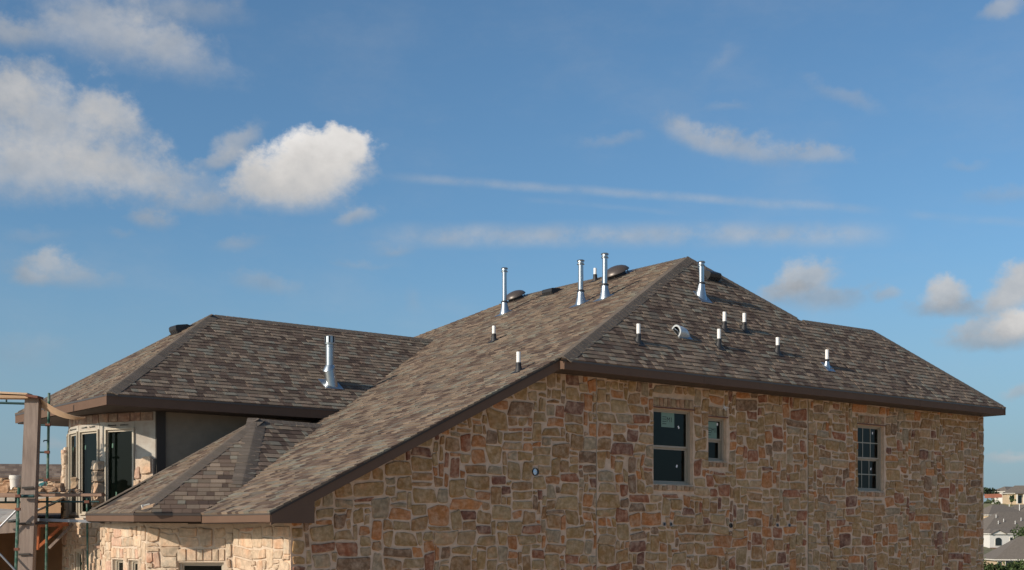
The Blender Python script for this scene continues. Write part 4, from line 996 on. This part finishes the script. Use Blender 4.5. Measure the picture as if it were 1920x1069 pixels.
for o_, spots in ((fr, ((90, 797, 24.3), (88.5, 848, 24.3), (87, 900, 24.3))), (fr2, ((33.6, 955, 23.2), (31.2, 1030, 23.2), (34, 930, 23.2))), (fr3, ((163.3, 941, 23.95), (68.6, 941, 23.7), (66.6, 982, 23.7)))):
    for x, y, D in spots:
        mb = MB(); mb.bar(at(x, y-4, D), at(x, y+4, D), .075, .075); mb.bar(at(x-4.5, y, D-.03), at(x+4.5, y, D-.03), .05, .05); mb.build('coupler', 'rust', o_)
# deck of planks
dk = [(-90, 66, 23.75, 929.5, .07, 'plank'), (-90, 70, 24.05, 929, .05, 'plank'), (58, 194, 24.0, 929.0, .05, 'plank'), (56, 193, 24.25, 928.0, .05, 'weathered'), (60, 190, 24.5, 928, .05, 'plank')]
LBD = ['reddish plank of the scaffold deck left of the post, front one', 'plank of the scaffold deck left of the post, behind the front one', 'front plank of the scaffold deck below the round bay', 'greyish middle plank of the scaffold deck below the round bay', 'rear plank of the scaffold deck touching the round bay']
for (x0, x1, D, y, h, m), lb in zip(dk, LBD):
    mb = MB(); mb.bar(at(x0, y, D), at(x1, y-.6, D), .235, h); o = mb.build('scaffold_plank', m, base=at((x0+x1)/2, y, D)); tag(o, lb, 'plank', 'planks of the scaffold deck')
mb = MB(); mb.bar(at(66, 974.5, 23.9), at(192, 978.5, 23.9), .28, .055); tag(mb.build('scaffold_plank', 'grey_metal', base=at(130, 977, 23.9)), 'grey lower walk plank under the scaffold deck beside the low roof', 'plank', 'planks of the scaffold deck')
bk_ = thing('mason_bracket', at(70, 985, 24.6), 'orange steel triangular bracket under the scaffold deck', 'bracket')
D = 24.6
for n_, p, q, w in (('post', (72, 984), (69.5, 1031), .07), ('arm', (67, 986), (128, 983), .07), ('brace', (71, 1027), (117, 986), .05)):
    mb = MB(); mb.bar(at(*p, D), at(*q, D), w, w, up=(SX, CX, 0)); mb.build(n_, 'orange_paint', bk_)
mb = MB(); mb.bar(at(92, 1028, 24.65), at(136, 983, 24.65), .04, .05); tag(mb.build('wood_strut', 'weathered', base=at(110, 1010, 24.65)), 'thin weathered wooden strut leaning behind the orange bracket', 'strut')
# bucket
bu = thing('bucket', at(28.5, 921, 24.0), 'white plastic bucket standing on the scaffold deck left of the post', 'bucket'); bo = WL[bu.name]
MB().lathe([(.085, -.02), (.10, .24), (.103, .245)], 20).build('body', 'bucket', bu, local=True, smooth=True)
MB().lathe([(.100, .225), (.108, .228), (.108, .25), (.111, .253), (.111, .265), (.106, .268), (.108, .272), (.108, .292), (.098, .295), (.098, .25)], 20).build('rim', 'bucket', bu, local=True, smooth=True)
# stones waiting on the deck
rr = random.Random(21)
pile = [(8, 924, 24.05, .30, .17, .22), (24, 924, 24.15, .22, .14, .18), (-4, 924, 24.1, .28, .2, .2), (33, 924, 23.8, .13, .10, .16), (2, 907.5, 24.1, .24, .11, .2), (18, 909.5, 24.1, .2, .1, .2), (-20, 924, 24.1, .3, .2, .2), (27, 924.5, 23.75, .16, .06, .12)]
PL = ['tan rubble stone at the foot of the pile beside the bucket', 'tan rubble stone under the bucket side of the pile', 'rubble stone at the picture edge side of the pile', 'small stone squeezed between bucket and post', 'rough stone topping the pile at the left', 'flat stone topping the pile nearest the bucket', 'rubble stone ending the pile on the left', 'chip of stone in front of the bucket']
for k, (x, y, D, w, h, d) in enumerate(pile):
    tag(block('loose_stone', at(x, y, D), (CX, -SX, 0), w, d, h, 'stone', pick([((.36, .21, .12), 2), ((.42, .29, .18), 3), ((.30, .19, .11), 2)], rr), 500+k, base=at(x, y, D), rough=.035), PL[k], 'stone', 'loose stones on the scaffold deck')
row = [(76, 923, 23.95, .14, .095, .16), (94, 923, 24.0, .24, .11, .16), (111, 923, 24.05, .17, .17, .18), (125, 923.5, 24.1, .16, .05, .14), (98, 911.5, 24.1, .14, .085, .15), (142, 923.5, 24.2, .20, .055, .15), (68, 923, 24.1, .1, .11, .13)]
RL = ['small squared stone in the row right of the post', 'long squared stone in the middle of the row on the deck', 'tall squared stone next to the round bay wall', 'thin flat stone between the tall stone and the bay', 'stone lying on top of the long squared stone', 'flat slab of stone below the leftmost bay window', 'stone touching the timber post on its right']
for k, (x, y, D, w, h, d) in enumerate(row):
    tag(block('loose_stone', at(x, y, D), (CX, -SX, 0), w, d, h, 'stone', pick([((.42, .29, .18), 3), ((.46, .34, .23), 3), ((.34, .22, .14), 2)], rr), 520+k, base=at(x, y, D), rough=.022), RL[k], 'stone', 'loose stones on the scaffold deck')
tag(block('loose_stone', at(140, 917, 24.35), (CX, -SX, 0), .13, .12, .22, 'stone', (.45, .32, .20), 540, base=at(140, 917, 24.35)), 'upright squared stone standing before the leftmost bay window', 'stone', 'loose stones on the scaffold deck')
bg_ = thing('mortar_bag', at(78, 917, 24.6), 'white paper bag with teal print on the scaffold deck', 'bag')
block('bag', at(79, 922, 24.6), (CX, -SX, 0), .19, .14, .20, 'bag_paper', (1, 1, 1), 77, bg_)
mb = MB(); p = at(72, 909.5, 24.5)
for k in range(4): mb.bar(at(72+k*2.4, 911.5-k*.4, 24.5), at(76+k*2.4, 906-k*.6, 24.5), .004, .022)
mb.build('print', 'teal_print', bg_)
tag(MB().lathe([(.02, 0), (.075, .03), (.085, .10), (.05, .17), (.01, .18)], 9).build('tarp_bundle', 'blue_tarp', base=at(187, 991, 23.6)), 'small blue tarp bundle tucked under the low bay eave', 'tarp')

# ------------------------------------------------------------------ neighbouring house behind the scaffold
nb = thing('neighbour_house', cw(-13.5, 40, -3), 'neighbouring house with a low brown shingle roof behind the scaffold', 'house'); D = 36.0
rr = random.Random(4); rf = MB(); rf.slab([at(-160, 899, D), at(150, 896, D), at(150, 871, D+2.0), at(-160, 869, D+2.0)], .05); ro = rf.build('roof', 'underlay', nb)
lo, hi = (at(-160, 899, D), at(150, 896, D)), (at(-160, 869, D+2.0), at(150, 871, D+2.0)); RW = 6
sm = MB()
for r_ in range(RW):
    t0, t1 = r_/RW, (r_+1)/RW; x = 0
    while x < 1:
        w = rr.uniform(.02, .055); x1 = min(1, x+w); q = []
        for tt, xx in ((t0, x), (t0, x1), (t1, x1), (t1, x)):
            p = (lo[0].lerp(lo[1], xx)).lerp(hi[0].lerp(hi[1], xx), tt); q.append(p+Vector((0, 0, .012 if tt == t0 else .002))+Vector((-SX, -CX, 0))*(.010 if tt == t0 else 0))
        c = pick([((.17, .128, .098), 3), ((.12, .087, .068), 3), ((.21, .16, .125), 1)], rr)
        MB().hexa([v-Vector((0, 0, .03)) for v in q], q, c).build('shingle', 'shingle', ro); x = x1
rf2 = MB(); rf2.slab([at(-160, 869, D+2.0), at(150, 871, D+2.0), at(150, 900, D+5), at(-160, 900, D+5)], .05); rf2.build('roof', 'bg_roof', nb)
mb = MB(); a, b2 = at(-160, 1300, D+.45), at(146, 1300, D+.45); a2, b3 = at(-160, 899, D+.45), at(146, 897, D+.45); dd = Vector((SX*3.6, CX*3.6, 0))
mb.hexa([a, b2, b2+dd, a+dd], [a2, b3, b3+dd, a2+dd]); mb.build('wall', 'housewrap', nb)
mb = MB(); mb.bar(at(-160, 901, D+.02), at(150, 898.3, D+.02), .04, .12); mb.build('fascia', 'paint', nb)

# ------------------------------------------------------------------ houses and trees on the hill to the right
def hip_house(X, D, z0, w, d, h, rh, rot, wallm, label, wins=(), ridge=.45, group=None, over=.5, side_wins=True, dz=0):
    """w along local x (facing the camera side), d deep; windows as (x, z, w, h, arch)"""
    o = cw(X, D, z0); t = thing('hill_house', o, label, 'house', group); c, s = math.cos(rot), math.sin(rot)
    ex, ey = Vector((CX, -SX, 0)), Vector((SX, CX, 0))
    def L3(x, y, z): return o+ex*(x*c-y*s)+ey*(x*s+y*c)+Vector((0, 0, z))
    def bx(mb, x0, x1, y0, y1, z0_, z1_): return mb.hexa([L3(x0, y0, z0_), L3(x1, y0, z0_), L3(x1, y1, z0_), L3(x0, y1, z0_)], [L3(x0, y0, z1_), L3(x1, y0, z1_), L3(x1, y1, z1_), L3(x0, y1, z1_)])
    bx(MB(), -w/2, w/2, -d/2, d/2, -3, h).build('wall', wallm, t)
    rw = w/2*ridge if w >= d else 0.0; rd = 0.0 if w >= d else d/2*ridge
    r = MB(); a, b_, q, g_ = L3(-w/2-over, -d/2-over, h), L3(w/2+over, -d/2-over, h), L3(w/2+over, d/2+over, h), L3(-w/2-over, d/2+over, h)
    k1, k2 = L3(-rw, -rd, h+rh), L3(rw, rd, h+rh)
    if w >= d: fs = [(0, 1, 5, 4), (1, 2, 5), (2, 3, 4, 5), (3, 0, 4), (3, 2, 1, 0)]
    else: fs = [(0, 1, 4), (1, 2, 5, 4), (2, 3, 5), (3, 0, 4, 5), (3, 2, 1, 0)]
    ro = MB().raw([a, b_, q, g_, k1, k2], fs).build('roof', 'bg_roof', t)
    f_ = MB(); bx(f_, -w/2-over, w/2+over, -d/2-over-.06, -d/2-over+.02, h-.22, h+.02); bx(f_, -w/2-over-.06, -w/2-over+.02, -d/2-over, d/2+over, h-.22, h+.02); f_.build('fascia', 'bg_trim', t)
    for (x, z, ww, hh, arch) in wins:
        fr_ = MB(); bx(fr_, x-ww/2-.12, x+ww/2+.12, -d/2-.09, -d/2+.05, z-.12, z+hh+.12); wo = fr_.build('window', 'bg_trim', t)
        pts = [(x-ww/2, z), (x+ww/2, z)]
        pts += [(x+ww/2*math.cos(math.pi*k/8), z+hh+ww*.35*math.sin(math.pi*k/8)) for k in range(9)] if arch else [(x+ww/2, z+hh), (x-ww/2, z+hh)]
        MB().hexa([L3(px, -d/2-.16, pz) for px, pz in pts], [L3(px, -d/2-.06, pz) for px, pz in pts]).build('pane', 'bg_glass', wo)
    return t, L3, bx
PX = lambda px, D: (px-960)*D/2400
# nearest, low right
t, L3, bx = hip_house(PX(1928, 317), 317, -9.1, 19.5, 15, 2.75, 5.6, R(-6), 'bg_beige', 'beige hill house with a broad grey hip roof, lowest of those below the right edge', [(-8.9, .7, .8, 1.5, 0), (-6.6, .3, 1.7, 2.0, 0), (-4.4, .3, 1.5, 2.0, 0), (-1.6, .6, 1.5, 1.7, 0), (3, .6, 1.5, 1.7, 0)], .22)
# white house with arched window
t, L3, bx = hip_house(PX(1875, 378), 378, -4.1, 9.6, 8, 4.0, 1.55, R(3), 'bg_white', 'white hill house with a big arched window', [(-2.3, .5, 1.8, 1.7, 1), (1.5, 2.0, .6, .85, 0), (2.6, 2.0, .6, .85, 0), (3.8, 2.0, .6, .85, 0)], .6, over=.35)
g_ = MB(); g_.raw([L3(-4.3, -4.35, 4.0), L3(-.3, -4.35, 4.0), L3(-2.3, -4.35, 4.95), L3(-4.3, -1.5, 4.0), L3(-.3, -1.5, 4.0), L3(-2.3, -1.5, 4.95)], [(0, 1, 2), (5, 4, 3), (1, 4, 5, 2), (0, 2, 5, 3)]); g_.build('gable', 'bg_white', t)
g_ = MB()
for sx in (-1, 1): g_.hexa([L3(-2.3+sx*2.35, -4.7, 3.8), L3(-2.3, -4.7, 5.0), L3(-2.3, -1.2, 5.0), L3(-2.3+sx*2.35, -1.2, 3.8)], [L3(-2.3+sx*2.35, -4.7, 3.98), L3(-2.3, -4.7, 5.2), L3(-2.3, -1.2, 5.2), L3(-2.3+sx*2.35, -1.2, 3.98)])
g_.build('gable_roof', 'bg_roof', t)
g_ = MB(); g_.slab([L3(-4.9, -6.2, -.9), L3(5, -6.2, -.9), L3(4.8, -4.05, -.1), L3(-4.9, -4.05, -.1)], .15); g_.build('porch_roof', 'rust', t)
g_ = MB(); bx(g_, -4.4, -.1, -5.6, -4.1, -4, -.9); g_.build('porch', 'bg_stone', t)
# long grey roofs in the middle
t, L3, bx = hip_house(PX(1900, 424), 424, -2.0, 30, 17, 2.8, 6.3, R(10), 'bg_white', 'wide grey roofed hill house below the beige house, long unbroken roof', [(-3, .8, 1.2, 1.4, 0)], .35)
for x, y in ((-9, -6), (-6.5, -5), (-3, -6), (0, -4.5), (3, -6.5), (-8, -3)):
    MB().tube([L3(x, y, 3.2+(y+8.5)*.7), L3(x, y, 4.3+(y+8.5)*.7)], .10, 6).build('vent', 'pvc', t)
t, L3, bx = hip_house(PX(1916, 467), 467, 4.0, 14, 11, 3.1, 3.4, R(-12), 'bg_white', 'grey roofed hill house with white walls, behind the wide roof', [(-5, .7, 1.5, 1.7, 1), (-2.2, .9, 1.2, 1.5, 0), (1, .9, 1.2, 1.5, 0)], .3)
for x in (-5, -1.5): MB().tube([L3(x, -4, 4.0), L3(x, -4, 6.6)], .12, 6).build('vent', 'pvc', t)
t, L3, bx = hip_house(PX(1872, 458), 458, 3.6, 16, 11, 2.9, 3.8, R(16), 'bg_beige', 'grey roofed hill house close beside the stone wall corner', [(1, .8, 1.2, 1.3, 0)], .3)
# hill top house
t, L3, bx = hip_house(PX(1911, 531), 531, 12.2, 11.5, 9, 4.3, 3.3, R(-10), 'bg_beige', 'beige house with a columned patio on the hill top', [(-3.9, 1.6, 1.7, 1.5, 0), (-.9, .1, 1.9, 3.2, 0), (1.9, .1, 1.9, 3.2, 0)], .3)
hp = MB(); bx(hp, -2.2, 6, -6.6, -4.6, -2.2, -.05); hp.build('terrace', 'bg_beige', t)
for x in (-2.1, .5, 3.2): cmb = MB(); bx(cmb, x-.24, x+.24, -6.3, -5.85, -.04, 4.1); cmb.build('column', 'bg_trim', t)
g_ = MB(); g_.slab([L3(-2.8, -6.8, 4.15), L3(6.3, -6.8, 4.15), L3(6.3, -4.4, 5.0), L3(-2.8, -4.4, 5.0)], .2); g_.build('porch_roof', 'bg_roof', t)
t, L3, bx = hip_house(PX(1893, 560), 560, 13.0, 12, 9, 5.2, 2.2, R(24), 'bg_white', 'pale gabled house half hidden behind the hill top house', [(-3, 2.2, 1.2, 1.2, 0)], .5)
tag(MB().bar(at(1846, 930.5, 545), at(1879, 929.5, 545), .15, 1.7).build('safety_fence', 'red_soil', base=at(1863, 932, 545)), 'red construction fence below the dark trees on the hill', 'fence')

def tree(loc, h, w, label, seed, cat='tree', trunk=True, group=None, n=420, tone=(.05, .075, .028), leaf=.22):
    rnd = random.Random(seed); t = thing('tree' if trunk else 'bush', loc, label, cat, group); o = Vector(loc)
    if trunk:
        mb = MB(); top = o+Vector((rnd.uniform(-.2, .2), rnd.uniform(-.2, .2), h*.6))
        mb.raw(*(lambda a, b_: (a+b_, [(k, (k+1) % 6, 6+(k+1) % 6, 6+k) for k in range(6)]))([o+Vector((.16*math.cos(k), .16*math.sin(k), -.3)) for k in [i*math.pi/3 for i in range(6)]], [top+Vector((.05*math.cos(k), .05*math.sin(k), 0)) for k in [i*math.pi/3 for i in range(6)]]))
        for k in range(5): a = rnd.uniform(0, 6.28); mb.tube([o+(top-o)*(.4+.1*k), o+(top-o)*(.55+.1*k)+Vector((w*.3*math.cos(a), w*.3*math.sin(a), h*.12))], .035, 5)
        mb.build('trunk', 'bark', t)
    cl = [(Vector((rnd.gauss(0, w*.26), rnd.gauss(0, w*.26), h*rnd.uniform(.35 if trunk else .2, .9))), rnd.uniform(.16, .30)*w, rnd.uniform(.65, 1.35)) for _ in range(11)]
    mb = MB()
    for _ in range(n):
        c, r, k = rnd.choice(cl); d = Vector((rnd.gauss(0, 1), rnd.gauss(0, 1), rnd.gauss(0, .8))).normalized()*r*rnd.uniform(.45, 1.05); p = o+c+d
        a = Vector((rnd.gauss(0, 1), rnd.gauss(0, 1), rnd.gauss(0, 1))).normalized(); b_ = a.cross(Vector((rnd.gauss(0, 1), rnd.gauss(0, 1), rnd.gauss(0, 1)))).normalized(); l = leaf*rnd.uniform(.7, 1.5)
        kk = k*rnd.uniform(.75, 1.25); col = (tone[0]*kk, tone[1]*kk, tone[2]*kk)
        mb.poly([p-a*l-b_*l*.5, p+a*l-b_*l*.5, p+a*l*.8+b_*l*.6, p-a*l*.8+b_*l*.6], col)
    mb.build('crown' if trunk else 'foliage', 'leaf', t); return t
GT = 'trees on the far hill'
for i, (px, py, D, h, w, lb) in enumerate([(1851, 932, 560, 4.6, 4.6, 'dark tree at the left end of the row on the hill top'), (1859, 932, 564, 4.2, 4.8, 'dark tree in the middle of the row on the hill top'), (1867.5, 932, 560, 3.6, 4.2, 'dark tree at the right end of the row on the hill top')]):
    p = at(px, py, D); tree((p.x, p.y, p.z-.5), h, w, lb, 40+i, group=GT, tone=(.035, .05, .028), leaf=.34)
for i, (px, py, D, h, w, lb) in enumerate([(1912, 1016, 345, 2.6, 4.0, 'green tree between the white house and the lowest roof'), (1922, 1010, 350, 3.2, 4.6, 'green tree at the picture edge above the lowest roof')]):
    p = at(px, py, D); tree((p.x, p.y, p.z-1.2), h+1, w, lb, 50+i, group=GT, tone=(.05, .075, .026))
for i, (px, py, D, h, w, lb) in enumerate([(1856, 1081, 280, 3.4, 4.6, 'bush left of the others before the lowest house'), (1884, 1082, 278, 2.6, 4.8, 'bush in the middle of those before the lowest house'), (1912, 1082, 279, 3.2, 5.0, 'bush right of the others before the lowest house'), (1866, 947, 516, 2.0, 3.4, 'small bush on the grassy slope below the hill top'), (1897, 948, 516, 4.6, 2.2, 'slim young tree in front of the hill top house')]):
    tree(tuple(at(px, py, D)), h, w, lb, 60+i, 'bush' if i < 4 else 'tree', trunk=(i == 4), group='bushes near the hill houses' if i < 4 else GT, tone=(.055, .082, .026), n=700 if i < 3 else 200)

# far woods along the skyline behind the houses, one mass
rr = random.Random(99); mb = MB()
for _ in range(520):
    X = rr.uniform(-420, 330); D = rr.uniform(600, 760); h = rr.uniform(3.5, 6.5); w = rr.uniform(3, 6); z = terrain_z(D, X)-1.5; k0 = rr.uniform(.7, 1.3)
    for _ in range(26):
        a = rr.uniform(0, 6.283); r = w*math.sqrt(rr.random()); zz = z+h*(1-(r/w)**2*.6)*rr.uniform(.45, 1.05); p = cw(X+r*math.cos(a), D+r*math.sin(a), zz); l = rr.uniform(.6, 1.3); k = k0*rr.uniform(.75, 1.25)
        u = Vector((rr.gauss(0, 1), rr.gauss(0, 1), rr.gauss(0, .6))).normalized()*l; v = u.cross(Vector((rr.gauss(0, 1), rr.gauss(0, 1), rr.gauss(0, 1)))).normalized()*l*.8
        mb.poly([p-u-v, p+u-v*.6, p+u*.7+v, p-u*.8+v*.8], (.042*k, .060*k, .030*k))
tag(mb.build('distant_woods', 'leaf'), kind='stuff')
